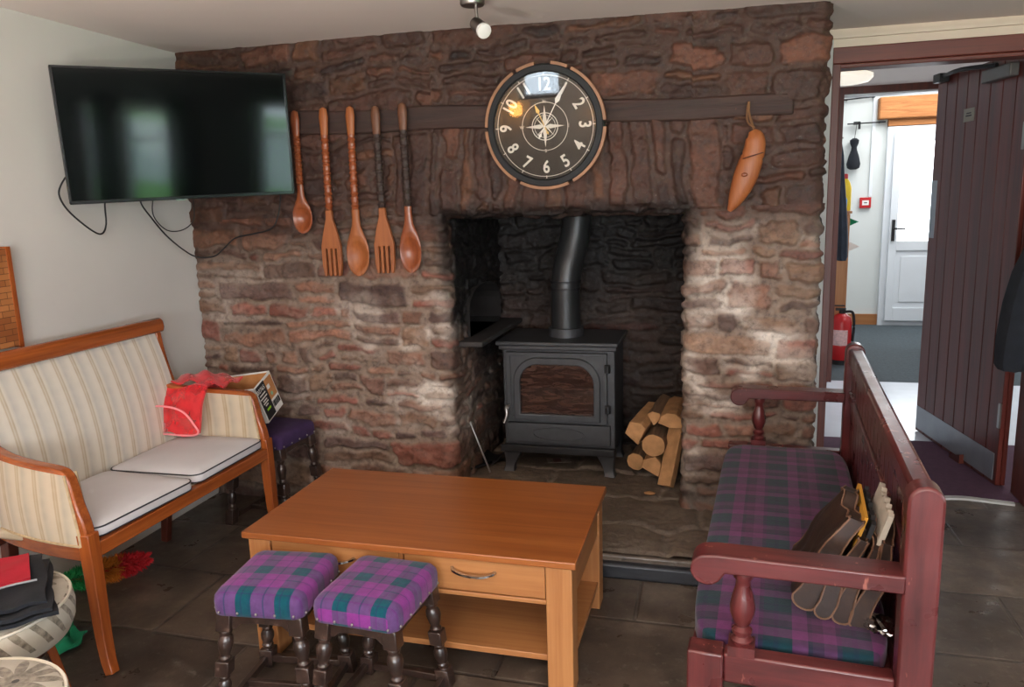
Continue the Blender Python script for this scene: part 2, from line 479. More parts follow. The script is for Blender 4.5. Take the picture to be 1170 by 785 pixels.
def cells(U, V, seed, hmin, hmax, wmin, wmax, split=.35):
    """random coursed rubble: returns edge distance and cell id"""
    rs = np.random.RandomState(seed)
    lo, hi = V.min()-.3, V.max()+.3
    b = [lo]
    while b[-1] < hi: b.append(b[-1]+rs.uniform(hmin, hmax))
    b = np.array(b); ci = np.clip(np.searchsorted(b, V)-1, 0, len(b)-2)
    d = np.zeros_like(U); cid = np.zeros(U.shape, int); hh = np.zeros_like(U)
    for k in np.unique(ci):
        m = ci == k; u = U[m]; v = V[m]; h = b[k+1]-b[k]
        c = [U.min()-.5-rs.rand()*.2]
        while c[-1] < U.max()+.5: c.append(c[-1]+rs.uniform(wmin, wmax)*(1.25 if h > (hmin+hmax)/2 else .85))
        c = np.array(c); si = np.clip(np.searchsorted(c, u)-1, 0, len(c)-2)
        sp = rs.rand(len(c)) < split*(h > .085); fr = rs.uniform(.38, .62, len(c))
        v0 = np.full(u.shape, b[k]); v1 = np.full(u.shape, b[k+1])
        mid = b[k]+fr[si]*h
        up = sp[si] & (v > mid); dn = sp[si] & (v <= mid)
        v0[up] = mid[up]; v1[dn] = mid[dn]
        du = np.minimum(u-c[si], c[si+1]-u); dv = np.minimum(v-v0, v1-v)
        r = .028
        dx = np.clip(r-du, 0, None); dy = np.clip(r-dv, 0, None)
        d[m] = r-np.sqrt(dx*dx+dy*dy)
        cid[m] = k*1009+si*7+up*3
    return d, cid

def stone_field(U, V, seed=3, style='front'):
    wu = (fbm(U*6, V*6, seed+50)-.5)*.11+(fbm(U*25, V*25, seed+90)-.5)*.026
    wv = (fbm(U*2.8, V*4, seed+60)-.5)*.12+(fbm(U*20, V*22, seed+70)-.5)*.020
    d, cid = cells(U+wu, V+wv, seed, .05, .15, .08, .34, .45)
    if style == 'front':
        # upright stones of the flat arch over the hearth
        d2, c2 = cells(V+wu*.8+.3*(U+.68)**2*0, U+wu*.6+.12*(V-1.4)*(U+.68), seed+9, .055, .12, .5, .9, 0)
        dv = np.minimum(V-1.375, 1.755-V)
        arch = (V > 1.375+wv*.2) & (V < 1.755) & (U > -1.42+wu) & (U < .02+wu)
        d2 = np.minimum(d2, np.abs(dv))
        ex = np.minimum(np.abs(U+1.42-wu), np.abs(U-.02-wu)); d2 = np.minimum(d2, ex)
        d = np.where(arch, d2, np.minimum(d, 1)); cid = np.where(arch, c2+777, cid)
    hsh = np.modf(np.sin(cid*12.9898+seed)*43758.5453)[0]; hsh = np.abs(hsh)
    hs2 = np.abs(np.modf(np.sin(cid*78.233+seed)*12543.123)[0])
    hs3 = np.abs(np.modf(np.sin(cid*37.77+seed)*9543.77)[0])
    mw = -.004+.020*fbm(U*8, V*8, seed+11, 3)
    e = np.clip((d-mw)/.016, 0, 1); e = e*e*(3-2*e)
    rough = fbm(U*14, V*20, seed+21)
    height = e*(.006+.010*hsh)+(rough-.5)*.022+(fbm(U*45, V*45, seed+31, 3)-.5)*.009+.004
    # colour of the thing itself: upper part varnished brown, lower part lime-washed
    lowf = np.clip((1.42-V+.22*(fbm(U*2, V*2, seed+5)-.5)*2)/.30, 0, 1)
    pu = np.array([ln3(p) for p in PAL_UP]); pl = np.array([ln3(p) for p in PAL_LO])
    iu = (hs2*len(pu)).astype(int) % len(pu); il = (hs2*len(pl)).astype(int) % len(pl)
    cu = pu[iu]*(.68+.48*hs3)[..., None]; cl = pl[il]*(.72+.5*hs3)[..., None]
    st = cu*(1-lowf[..., None])+cl*lowf[..., None]
    mo = ln3('#46322a')*(1-lowf[..., None])+ln3('#7d6b5e')*lowf[..., None]
    gm = fbm(U*9, V*12, seed+15)
    gm2 = fbm(U*22, V*30, seed+18)
    st = st*(.35+.75*gm+.55*gm2)[..., None]
    blend = np.clip((fbm(U*11, V*14, seed+19)-.46)*2.2, 0, .6)[..., None]
    st = st*(1-blend*.6)+mo*blend*.6
    col = st*e[..., None]+mo*(1-e)[..., None]*(.75+.5*fbm(U*20, V*20, seed+16))[..., None]
    lime = np.clip((fbm(U*5, V*7, seed+25)-.50)*5, 0, 1)*(.15+.70*np.exp(-((V-.8)/.5)**2))*(.45+.9*np.exp(-((U+1.25)/.28)**2)+.9*np.exp(-((U-.1)/.4)**2))*lowf
    lime = lime*(.45+.55*(1-e))
    col = col*(1-lime[..., None])+ln3('#c2b6aa')*lime[..., None]
    dark_foot = np.clip((.30+.12*(fbm(U*4, V*4, seed+35)-.5)-V)/.12, 0, 1)*(U > -.5)  # stones turn darker towards the floor
    col = col*(1-dark_foot*.55)[..., None]
    return height, col, e

def stone_mesh_arrays(path, vs, front_u, seed, style, delete=None, tweak=None, horiz=True):
    """path: (n,2) positions, normals (n,2), s-coordinate (n)"""
    P, N, S = path
    return None

def make_path(pts, step=.005, smooth=9):
    out = []
    for a, b in zip(pts, pts[1:]):
        a = np.array(a, float); b = np.array(b, float); L = np.linalg.norm(b-a); n = max(2, int(round(L/step)))
        for k in range(n): out.append(a+(b-a)*k/n)
    out.append(np.array(pts[-1], float)); out = np.array(out)
    k = smooth; pad = np.vstack([np.repeat(out[:1], k, 0), out, np.repeat(out[-1:], k, 0)])
    # keep the ends straight
    sm = np.array([pad[i:i+2*k+1].mean(0) for i in range(len(out))])
    w = np.clip(np.minimum(np.arange(len(out)), np.arange(len(out))[::-1])/(2.0*k), 0, 1)[:, None]
    out = sm*w+out*(1-w)
    t = np.gradient(out, axis=0); t /= np.linalg.norm(t, axis=1)[:, None]
    return out, t

def add_mesh_np(name, parts, mat):
    vs, fs, cs = [], [], []; off = 0
    for V, F, C in parts:
        vs.append(V); fs.append(F+off); cs.append(C); off += len(V)
    V = np.vstack(vs); F = np.vstack(fs); C = np.vstack(cs)
    me = bpy.data.meshes.new(name)
    me.vertices.add(len(V)); me.vertices.foreach_set('co', V.astype(np.float32).ravel())
    me.loops.add(F.size); me.loops.foreach_set('vertex_index', F.astype(np.int32).ravel())
    me.polygons.add(len(F)); me.polygons.foreach_set('loop_start', np.arange(0, F.size, 4, dtype=np.int32))
    try: me.polygons.foreach_set('loop_total', np.full(len(F), 4, dtype=np.int32))
    except Exception: pass
    me.update(calc_edges=True); me.validate()
    ca = me.color_attributes.new('Col', 'FLOAT_COLOR', 'POINT')
    ca.data.foreach_set('color', np.hstack([C, np.ones((len(C), 1))]).astype(np.float32).ravel())
    me.polygons.foreach_set('use_smooth', np.ones(len(F), dtype=bool))
    me.materials.append(mat)
    o = bpy.data.objects.new(name, me); COL.objects.link(o); return o

def gridfaces(n, m, keep=None, flip=False):
    i, j = np.meshgrid(np.arange(n-1), np.arange(m-1), indexing='ij')
    a = i*m+j; F = np.stack([a, a+m, a+m+1, a+1], -1)
    if flip: F = F[..., ::-1]
    F = F.reshape(-1, 4)
    if keep is not None: F = F[keep[:-1, :-1].reshape(-1)]
    return F

YW = 3.26; OX0, OX1, OZ = -1.205, -.15, 1.385; YB = 4.12; XR = .365
def vert_wall(pts, nsign, z0, z1, ufun, seed, style='front', delete=None, soot=None, step=.005):
    """wall standing on a plan path (x,y)"""
    P, T = make_path(pts, step)
    N = np.stack([T[:, 1], -T[:, 0]], 1)*nsign
    zs = np.arange(z0, z1+step/2, step); zs[-1] = z1
    S = np.concatenate([[0], np.cumsum(np.linalg.norm(np.diff(P, axis=0), axis=1))])
    U = ufun(P, S)[:, None]+0*zs[None]; Vv = zs[None]+0*U
    h, c, e = stone_field(U, Vv, seed, style)
    if soot is not None: c = soot(P[:, 0][:, None]+0*Vv, P[:, 1][:, None]+0*Vv, Vv, c)
    X = P[:, 0][:, None]+N[:, 0][:, None]*h; Y = P[:, 1][:, None]+N[:, 1][:, None]*h
    V3 = np.stack([X, Y, Vv], -1).reshape(-1, 3)
    keep = None
    if delete is not None: keep = ~delete(P[:, 0][:, None]+0*Vv, P[:, 1][:, None]+0*Vv, Vv)
    return V3, gridfaces(len(P), len(zs), keep, nsign < 0), c.reshape(-1, 3)

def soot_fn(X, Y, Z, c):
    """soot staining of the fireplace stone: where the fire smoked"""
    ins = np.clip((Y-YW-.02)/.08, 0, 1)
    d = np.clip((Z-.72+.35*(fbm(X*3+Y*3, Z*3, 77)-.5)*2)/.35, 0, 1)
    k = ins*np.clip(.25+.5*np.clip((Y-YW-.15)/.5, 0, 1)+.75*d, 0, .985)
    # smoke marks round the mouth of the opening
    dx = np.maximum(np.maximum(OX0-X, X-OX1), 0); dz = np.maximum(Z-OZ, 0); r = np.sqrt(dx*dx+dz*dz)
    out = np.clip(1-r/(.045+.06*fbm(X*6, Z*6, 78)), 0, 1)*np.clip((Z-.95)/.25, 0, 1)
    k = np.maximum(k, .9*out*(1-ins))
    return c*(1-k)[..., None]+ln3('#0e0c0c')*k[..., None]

def niche_del(X, Y, Z):
    a = (Y-3.76)/.27
    return (X < OX0+.03) & (X > OX0-.03) & (np.abs(a) < 1) & (Z > .80) & (Z < .93+.11*np.sqrt(np.clip(1-a*a, 0, 1)))

parts = []
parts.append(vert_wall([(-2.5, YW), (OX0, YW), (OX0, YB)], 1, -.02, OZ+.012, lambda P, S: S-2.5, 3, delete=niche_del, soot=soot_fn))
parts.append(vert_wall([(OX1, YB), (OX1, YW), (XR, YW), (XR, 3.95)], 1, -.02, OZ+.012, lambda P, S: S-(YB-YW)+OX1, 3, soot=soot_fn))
# upper panel with the soffit folded back under it
zt = 2.20
pp, T = make_path([(YB-.3, OZ), (YW, OZ), (YW, zt)], .005)
S = np.concatenate([[0], np.cumsum(np.linalg.norm(np.diff(pp, axis=0), axis=1))])
Vc = S-(YB-.3-YW)+OZ; Vc = np.minimum(Vc+0, zt)
xs, xT = make_path([(-2.5, YW), (XR, YW), (XR, 3.95)], .005)
Sx = np.concatenate([[0], np.cumsum(np.linalg.norm(np.diff(xs, axis=0), axis=1))])-2.5
Ug = Sx[:, None]+0*Vc[None]; Vg = Vc[None]+0*Ug
h, c, e = stone_field(Ug, Vg, 3, 'front')
NYp = -T[:, 1][None]; NZp = T[:, 0][None]     # outward normal of the fold
Xn = xT[:, 1][:, None]; Yn = -xT[:, 0][:, None]
front = (Vc >= OZ)[None]
inside = ((xs[:, 0] > OX0-.02) & (xs[:, 0] < OX1+.02))[:, None]
PY = np.where(inside, pp[:, 0][None], YW); PZ = np.where(inside | ~front, pp[:, 1][None], Vc[None])
X = xs[:, 0][:, None]+h*Xn*np.abs(NYp)
Yc = np.where(front, xs[:, 1][:, None]+(PY-YW), pp[:, 0][None]+(xs[:, 1][:, None]-YW))
NYi = np.where(inside, np.abs(NYp), 1.0)
X = xs[:, 0][:, None]+h*Xn*NYi
Y = Yc+h*Yn*NYi
Z = PZ+h*np.where(front, NZp*.0, -1)*(~front)+0*X
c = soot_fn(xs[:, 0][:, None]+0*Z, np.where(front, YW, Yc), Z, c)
keep = (front | ((xs[:, 0][:, None] > OX0-.06) & (xs[:, 0][:, None] < OX1+.06) & (xs[:, 1][:, None] < YW+.001)))+np.zeros(X.shape, bool)
parts.append((np.stack([X, Y, Z], -1).reshape(-1, 3), gridfaces(*X.shape, keep), c.reshape(-1, 3)))
tag(add_mesh_np('wall_back', parts, M['stone']), kind='structure')
# firebox back and niche
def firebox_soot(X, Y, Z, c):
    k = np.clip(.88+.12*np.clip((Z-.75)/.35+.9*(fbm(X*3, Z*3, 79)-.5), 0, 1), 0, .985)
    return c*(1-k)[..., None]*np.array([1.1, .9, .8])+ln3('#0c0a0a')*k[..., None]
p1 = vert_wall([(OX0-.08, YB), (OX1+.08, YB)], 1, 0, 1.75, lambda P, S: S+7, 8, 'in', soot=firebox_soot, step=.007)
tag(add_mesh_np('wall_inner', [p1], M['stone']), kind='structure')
bm = BM()
def nch(u, v):
    a = -1+2*u
    z = .80+.005; prof = [(3.49, .80), (3.49, .93)]+[(3.76+.27*-cos(pi*k/12), .93+.11*sin(pi*k/12)) for k in range(13)]+[(4.03, .93), (4.03, .80), (3.49, .80)]
    i = u*(len(prof)-1); k = min(int(i), len(prof)-2); t = i-k
    y = prof[k][0]*(1-t)+prof[k+1][0]*t; zz = prof[k][1]*(1-t)+prof[k+1][1]*t
    return (OX0+.03-v*.42, y, zz)
grid(bm, nch, 60, 6)
bx(bm, OX0-.41, OX0-.39, 3.45, 4.07, .78, 1.08); bx(bm, OX0-.45, OX0-.42, 3.3, 4.2, .6, 1.3)
bx(bm, OX0-.45, OX0+.0, 3.4, 3.47, .70, 1.15); bx(bm, OX0-.45, OX0, 4.05, 4.10, .7, 1.15); bx(bm, OX0-.45, OX0-.01, 3.4, 4.1, 1.07, 1.12)
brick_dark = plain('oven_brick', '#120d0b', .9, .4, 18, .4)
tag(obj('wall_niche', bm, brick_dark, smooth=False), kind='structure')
bm = BM(); bx(bm, OX0-.38, OX0+.13, 3.36, 4.11, .775, .80)
tag(obj('trim_1', bm, plain('ledge_slate', '#2a2624', .7, .3, 10, .4), bevel=.006), kind='structure')

# chimney top closing
bm = BM(); bx(bm, OX0-.1, OX1+.1, YW+.25, YB+.03, 1.72, 1.75)
tag(obj('trim_2', bm, M['black_matt'], smooth=False), kind='structure')

# ------------------------------------------------------------------ room shell
def struct(name, bm, m, **kw): return tag(obj(name, bm, m, smooth=False, **kw), kind='structure')
XW = 3.2; YR = -2.6; YD = 3.83
bm = BM(); bx(bm, -2.62, XW+.1, YR-.1, 4.2, -.06, 0); struct('floor', bm, M['slate'])
# plaster walls (slightly uneven surface)
def bumpy_wall(name, x0, x1, y0, y1, m, z1=2.25, openings=()):
    bm = BM()
    return bm
bm = BM()
def lw(u, v):
    y = YR+(YW+.02-YR)*u; z = 2.25*v
    return (-2.5+.006*sin(y*3.1+z*2)+.004*sin(z*5+y*1.7), y, z)
grid(bm, lw, 60, 24)
bx(bm, -2.66, -2.53, YR, 4.45, 0, 2.25)
tag(obj('wall_left', bm, M['plaster']), kind='structure')
# ceiling, following the slight fall of the old floor above
bm = BM()
def ceil(u, v):
    x = -2.6+(XW+.1+2.6)*u; y = YR-.1+(3.84-YR+.1)*v
    return (x, y, 2.157-.0125*(x+1)-.0+.004*sin(x*2+y*3))
V = grid(bm, ceil, 40, 40)
tag(obj('ceiling', bm, M['ceiling']), kind='structure')
bm = BM(); bx(bm, -2.66, XW+.1, YR-.1, 3.84, 2.215, 2.3); bx(bm, -2.66, .31, 3.84, 4.45, 2.2, 2.3); struct('ceiling_upper', bm, M['ceiling'])
bm = BM(); bx(bm, -2.66, .31, 4.35, 4.45, 0, 2.3); bx(bm, .22, .31, YD+.12, 4.45, 0, 2.3); struct('wall_chimney_rear', bm, M['plaster'])

def wall_with_holes(axis, c0, c1, a0, a1, z1, holes):
    """boxes around rectangular holes; axis 'x' = wall of constant x (runs along y)"""
    bm = BM(); cuts = sorted(set([a0, a1]+[h[0] for h in holes]+[h[1] for h in holes]))
    for a, b in zip(cuts, cuts[1:]):
        hs = [h for h in holes if h[0] <= a+1e-6 and h[1] >= b-1e-6]
        zz = [(0, z1)] if not hs else [(0, hs[0][2]), (hs[0][3], z1)]
        for p, q in zz:
            if q-p > 1e-4:
                if axis == 'x': bx(bm, c0, c1, a, b, p, q)
                else: bx(bm, a, b, c0, c1, p, q)
    return bm
# right wall with two windows, rear wall with three
W_R = [(-.92, -.28, .55, 1.68), (.70, 1.75, .45, 1.80), (-1.42, -1.16, .45, 1.72)]
W_B = [(-2.3, -1.8, 1.72, 2.08), (-.75, .45, .7, 2.0), (1.1, 2.5, .7, 2.0)]
struct('wall_right', wall_with_holes('x', XW, XW+.35, YR, YD, 2.25, W_R), plain('dark_green_paint', '#2a322d', .8, .1, 6))
struct('wall_rear', wall_with_holes('y', YR-.35, YR, -2.6, XW, 2.25, W_B), M['plaster'])
def window(k, axis, c, h):
    a0, a1, z0, z1 = h; bm = BM(); t = .05; g = BM()
    def B(b, p, q, r, s, d=.03):
        if axis == 'x': bx(b, c-d, c+d, p, q, r, s)
        else: bx(b, p, q, c-d, c+d, r, s)
    B(bm, a0, a0+t, z0, z1); B(bm, a1-t, a1, z0, z1); B(bm, a0, a1, z0, z0+t); B(bm, a0, a1, z1-t, z1)
    if a1-a0 > .7: B(bm, (a0+a1)/2-.02, (a0+a1)/2+.02, z0, z1)
    B(bm, a0, a1, z1-.36, z1-.33)
    struct('window_%d' % k, bm, M['white_paint'])
    B(g, a0+t, a1-t, z0+t, z1-t, .004); struct('window_%d' % (k+10), g, M['pane'])
for i, h in enumerate(W_R): window(i+1, 'x', XW+.18, h)
for i, h in enumerate(W_B): window(i+4, 'y', YR-.18, h)
bm = BM(); bx(bm, -30, 60, -60, 60, -.2, -.1); tag(obj('ground', bm, M['lawn'], smooth=False), kind='structure')
# curtains at the first window (seen mirrored in the television)
def curtain(label, y0, y1, m):
    bm = BM()
    slab_surface(bm, lambda u, v: (XW-.06+.02*sin(u*30), y0+(y1-y0)*u, .45+1.35*v), lambda u, v: (-1, 0, 0), .004, 40, 4)
    o = obj('curtain', bm, m); tag(o, label, 'curtain', 'curtains'); return o
dk = plain('green_curtain', '#20392f', .9, .2, 10); lt = plain('pale_curtain', '#d5dee0', .9, .05, 10)
curtain('dark green curtain beside the small right-hand window', -.27, -.02, dk)
curtain('dark green curtain between the two small right-hand windows', -1.13, -.94, dk)

# doorway wall
DX0, DX1, DZ = .415, 1.33, 1.99
struct('wall_doorway', wall_with_holes('y', YD, YD+.13, .3, XW, 2.25, [(DX0-.04, DX1+.06, 0, DZ+.05)]), M['cream_paint'])
bm = BM(); bx(bm, .36, .447, YD-.034, YD, 0, 2.09)
struct('trim_3', bm, M['white_trim'])
bm = BM(); bx(bm, .36, XW, YD-.03, YD, 2.095, 2.11); bx(bm, .36, XW, YD-.012, YD, 2.055, 2.095); struct('trim_4', bm, M['cream_paint'])
# frame: lintel and posts
bm = BM()
bx(bm, .447, XW*.5, YD-.03, YD+.14, DZ, DZ+.068)
bx(bm, .447, DX1, YD-.012, YD+.10, DZ-.018, DZ)
struct('door_1', bm, M['frame_wood_x'], bevel=.004)
bm = BM()
bx(bm, .447, .482, YD-.03, YD+.14, 0, DZ)
bx(bm, DX1+.01, DX1+.09, YD-.03, YD+.14, 0, DZ)
struct('door_2', bm, M['frame_wood'], bevel=.004)

# passage behind: floors, walls, ceilings
purple = plain('purple_carpet', '#4b2c3f', .95, .12, 40, .4)
pale = plain('vinyl_with_glare', '#c9ced6', .2, .05, 6); pale_m = pale  # window glare on the glossy vinyl is put into its pale base colour
grey = plain('grey_carpet', '#3d464b', .95, .2, 50, .4)
bm = BM(); bx(bm, .36, 3.4, YD+.02, 4.72, -.04, .008); struct('floor_passage', bm, purple)
bm = BM(); bx(bm, .3, 3.4, 4.72, 6.2, -.04, .006); struct('floor_lobby', bm, pale)
bm = BM(); bx(bm, .3, 3.4, 6.2, 9.0, -.04, .006); struct('floor_hall', bm, grey)
bm = BM(); bx(bm, .36, 3.4, YD+.13, 6.2, 2.16, 2.22); struct('ceiling_passage', bm, M['ceiling'])
bm = BM(); bx(bm, .3, 3.4, 6.3, 9.1, 2.62, 2.7); struct('ceiling_hall', bm, M['white_paint'])
bm = BM(); bx(bm, 3.3, 3.4, YD+.13, 9.0, 0, 2.7); bx(bm, .25, .31, YD+.13, 6.2, 0, 2.2); bx(bm, .62, .68, 6.3, 9.0, 0, 2.7); struct('wall_passage', bm, M['white_paint'])
bm = BM(); bx(bm, .7, 3.4, 8.92, 9.05, 0, 2.7); struct('wall_far', bm, plain('hall_plaster', '#cfd3d0', .8, .02, 3, .2))
bm = BM(); bx(bm, .3, 3.4, 6.18, 6.30, 2.10, 2.7); bx(bm, .25, .745, 6.2, 6.3, 0, 2.7); struct('wall_inner_hall', bm, M['white_paint'])
bm = BM(); bx(bm, .735, 3.3, 6.14, 6.32, 2.112, 2.195); bx(bm, .735, .81, 6.14, 6.32, 0, 2.12); struct('door_3', bm, M['frame_wood'], bevel=.004)
# threshold strip
bm = BM(); sweep(bm, smoothpath([(.9, 3.80, .004), (1.08, 3.845, .006), (1.2, 3.83, .006), (1.31, 3.815, .004)], 6), rect(.016, .005)); struct('trim_5', bm, M['white_trim'])
# skirting in the hall and beam over far door
bm = BM(); bx(bm, 1.3, 1.64, 8.895, 8.93, 0, .12); struct('baseboard_far', bm, M['oak_x'])
bm = BM(); bx(bm, 1.50, 3.3, 8.80, 8.93, 2.135, 2.35); struct('trim_6', bm, M['orange_beam'], bevel=.012)
bm = BM(); bx(bm, 1.6, 3.3, 8.86, 8.93, 2.065, 2.135); struct('trim_7', bm, M['orange_beam'], bevel=.004)

# white glazed door in the hall (structure with its handle)
bm = BM(); bx(bm, 1.60, 2.62, 8.87, 8.93, 0, 2.06)
fr = struct('door_4', bm, M['white_paint'], bevel=.004)
INV[fr] = Matrix.Identity(4)
bm = BM()
x0, x1, gx0, gx1 = 1.66, 2.55, 1.735, 2.46
bx(bm, x0, gx0, 8.83, 8.87, .06, 2.0); bx(bm, gx1, x1, 8.83, 8.87, .06, 2.0)
bx(bm, gx0, gx1, 8.83, 8.87, 1.90, 2.0); bx(bm, gx0, gx1, 8.83, 8.87, .80, .90); bx(bm, gx0, gx1, 8.83, 8.87, .06, .2)
bx(bm, gx0, gx1, 8.845, 8.865, .2, .80); bx(bm, gx0+.05, gx1-.05, 8.838, 8.85, .26, .74)
obj('door_leaf', bm, M['white_paint'], fr, bevel=.004, smooth=False)
bm = BM(); bx(bm, gx0, gx1, 8.848, 8.858, .90, 1.90); obj('glass', bm, M['lit_glass'], fr, smooth=False)
bm = BM(); bx(bm, 1.68, 1.71, 8.815, 8.83, .90, 1.12); tube(bm, [(1.695, 8.81, 1.03), (1.70, 8.78, 1.03), (1.80, 8.775, 1.025)], .009); obj('handle', bm, M['black_matt'], fr)
bm = BM(); bx(bm, 2.03, 2.30, 8.82, 8.83, .835, .875); obj('letter_plate', bm, M['steel'], fr)

# ------------------------------------------------------------------ hearth
th = thing('hearth', 'raised dark stone hearth with worn slabs under the black stove', 'hearth', (-.7, 3.3, 0))
rs = np.arange(0, 1, 1)
x0, x1, y0, y1 = -1.42, -.02, 2.79, YB
xs_ = np.arange(x0, x1+.003, .006); ys_ = np.arange(y0, y1+.003, .006)
Xg, Yg = np.meshgrid(xs_, ys_, indexing='ij')
d, cid = cells(Xg+(fbm(Xg*5, Yg*5, 201)-.5)*.12, Yg+(fbm(Xg*5, Yg*5, 205)-.5)*.14, 31, .2, .34, .25, .5, 0)
e = np.clip((d-.004)/.02, 0, 1); hs = np.abs(np.modf(np.sin(cid*12.9)*4375.5)[0])
hz = .088+e*(.006+.008*hs)+(fbm(Xg*9, Yg*9, 210)-.5)*.018
edge = np.clip((Yg-y0)/.02, 0, 1); hz = hz*(.93+.07*edge)
cc = (ln3('#6e6154')*(.6+.8*fbm(Xg*6, Yg*6, 220))[..., None]*(.7+.5*hs)[..., None])*e[..., None]+ln3('#8a7d70')*(1-e)[..., None]*.8
V3 = np.stack([Xg, Yg, hz], -1).reshape(-1, 3)-np.array([-.7, 3.3, 0])
ht = add_mesh_np('slab_top', [(V3, gridfaces(*Xg.shape), cc.reshape(-1, 3))], M['stone']); ht.parent = th
bm = BM(); bx(bm, x0, x1, y0, YB, .0, .078); obj('slab_base', bm, M['slate'], th, smooth=False)
bm = BM()
bx(bm, x0-.02, x1+.02, 2.745, 2.79, 0, .062)
obj('kerb', bm, plain('black_kerb', '#25262a', .45, .3, 15, .4), th, bevel=.01)
bm = BM(); bx(bm, x0, x1, 2.775, 2.80, .05, .085); obj('front_course', bm, M['slate'], th, bevel=.008)

# beam built into the wall
th = thing('lintel_beam', 'long dark oak beam built into the stone wall behind the clock', 'beam', (-.8, YW, 1.8))
bm = BM()
def bmz(x, top): 
    k = (x+1.9)/2.15
    return (1.872-.057*k if top else 1.765-.032*k)+.004*sin(x*9)
n = 40; x_ = [-2.05+2.30*i/n for i in range(n+1)]
T0 = [bm.verts.new((x, YW-.024+.004*sin(x*7), bmz(x, 1))) for x in x_]; B0 = [bm.verts.new((x, YW-.024+.004*sin(x*5+1), bmz(x, 0))) for x in x_]
T1 = [bm.verts.new((x, YW+.05, bmz(x, 1))) for x in x_]; B1 = [bm.verts.new((x, YW+.05, bmz(x, 0))) for x in x_]
for i in range(n):
    for q in ((T0[i], T0[i+1], B0[i+1], B0[i]), (T1[i], T1[i+1], T0[i+1], T0[i]), (B0[i], B0[i+1], B1[i+1], B1[i])): bm.faces.new(q)
bm.faces.new([T0[0], B0[0], B1[0], T1[0]]); bm.faces.new([T0[-1], T1[-1], B1[-1], B0[-1]]); 
for i in range(n): bm.faces.new((T1[i+1], T1[i], B1[i], B1[i+1]))
obj('beam', bm, M['beam'], th, bevel=.008)

# ------------------------------------------------------------------ stove
SX0, SX1, SY0, SY1 = -1.05, -.492, 3.585, 3.93
st = thing('wood_stove', 'dark grey cast-iron wood stove with arched glass door on the hearth', 'stove', (-.77, 3.75, .1))
bm = BM(); bx(bm, SX0, SX1, SY0+.02, SY1, .215, .745); obj('body', bm, M['iron'], st, bevel=.006)
bm = BM(); bx(bm, SX0-.022, SX1+.022, SY0-.03, SY1+.02, .748, .768); obj('top_plate', bm, M['iron'], st, bevel=.006)
bm = BM(); bx(bm, SX0-.012, SX1+.012, SY0-.012, SY1+.008, .724, .748); obj('top_moulding', bm, M['iron'], st, bevel=.006)
def ring_plate(bm, outer, inner, ya, yb):
    n = len(outer)
    O0 = [bm.verts.new((p[0], ya, p[1])) for p in outer]; I0 = [bm.verts.new((p[0], ya, p[1])) for p in inner]
    O1 = [bm.verts.new((p[0], yb, p[1])) for p in outer]; I1 = [bm.verts.new((p[0], yb, p[1])) for p in inner]
    for i in range(n):
        j = (i+1) % n
        for q in ((O0[i], O0[j], I0[j], I0[i]), (O1[i], I1[i], I1[j], O1[j]), (O0[i], O1[i], O1[j], O0[j]), (I0[i], I0[j], I1[j], I1[i])): bm.faces.new(q)
def arch(x0, x1, z0, z1, rx, rz, n=12):
    pts = [(x0, z0), (x1, z0)]
    pts += [(x1-rx+rx*cos(pi/2*k/n), z1-rz+rz*sin(pi/2*k/n)) for k in range(n+1)]
    pts += [(x0+rx-rx*sin(pi/2*k/n), z1-rz+rz*cos(pi/2*k/n)) for k in range(n+1)]
    return pts
gx0, gx1, gz0, gz1 = -.955, -.590, .405, .655
dr = BM()
inner = arch(gx0-.012, gx1+.012, gz0-.012, gz1+.012, .10, .105)
outer = arch(SX0+.022, SX1-.035, .362, .712, .004, .004)
ring_plate(dr, outer, inner, SY0-.008, SY0+.03)
door = obj('door', dr, M['iron'], st, bevel=.003)
dr = BM(); ring_plate(dr, arch(gx0-.032, gx1+.032, gz0-.03, gz1+.034, .12, .125), arch(gx0, gx1, gz0, gz1, .09, .095), SY0-.026, SY0-.004)
obj('arch_frame', dr, M['iron'], door, bevel=.004)
bm = BM(); prism(bm, arch(gx0-.008, gx1+.008, gz0-.008, gz1+.008, .09, .095), SY0-.001, SY0+.006); obj('glass', bm, M['stove_glass'], door, smooth=False)
bm = BM()
ring_plate(bm, [(SX0+.04, .385), (SX1-.05, .385), (SX1-.05, .70), (SX0+.04, .70)], [(SX0+.046, .391), (SX1-.056, .391), (SX1-.056, .694), (SX0+.046, .694)], SY0-.013, SY0-.006)
obj('border_bead', bm, M['iron'], door)
bm = BM(); cyl(bm, (SX0+.03, SY0-.012, .44), (SX0+.03, SY0-.045, .44), .010); tube(bm, [(SX0+.03, SY0-.05, .435), (SX0+.032, SY0-.055, .40), (SX0+.02, SY0-.06, .365)], .009); obj('handle', bm, M['steel'], door)
for z in (.44, .64):
    bm = BM(); cyl(bm, (SX1-.03, SY0-.018, z-.018), (SX1-.03, SY0-.018, z+.018), .011); bx(bm, SX1-.045, SX1-.018, SY0-.02, SY0-.004, z-.02, z+.02)
    obj('hinge', bm, M['iron_dark'], door, bevel=.002)
bm = BM(); bx(bm, SX0+.022, SX1-.022, SY0-.004, SY0+.03, .252, .352); pan = obj('lower_panel', bm, M['iron'], st, bevel=.003)
bm = BM(); cx, cz = -.771, .300
ring_plate(bm, [(cx+.13*cos(a*pi/16), cz+.036*sin(a*pi/16)) for a in range(32)], [(cx+.123*cos(a*pi/16), cz+.030*sin(a*pi/16)) for a in range(32)], SY0-.010, SY0-.002)
obj('oval_moulding', bm, M['iron'], pan)
bm = BM(); bx(bm, SX0-.004, SX1+.004, SY0-.05, SY0+.03, .215, .236); bx(bm, SX0-.004, SX1+.004, SY0-.055, SY0-.045, .215, .252); obj('ash_lip', bm, M['iron_dark'], st, bevel=.004)
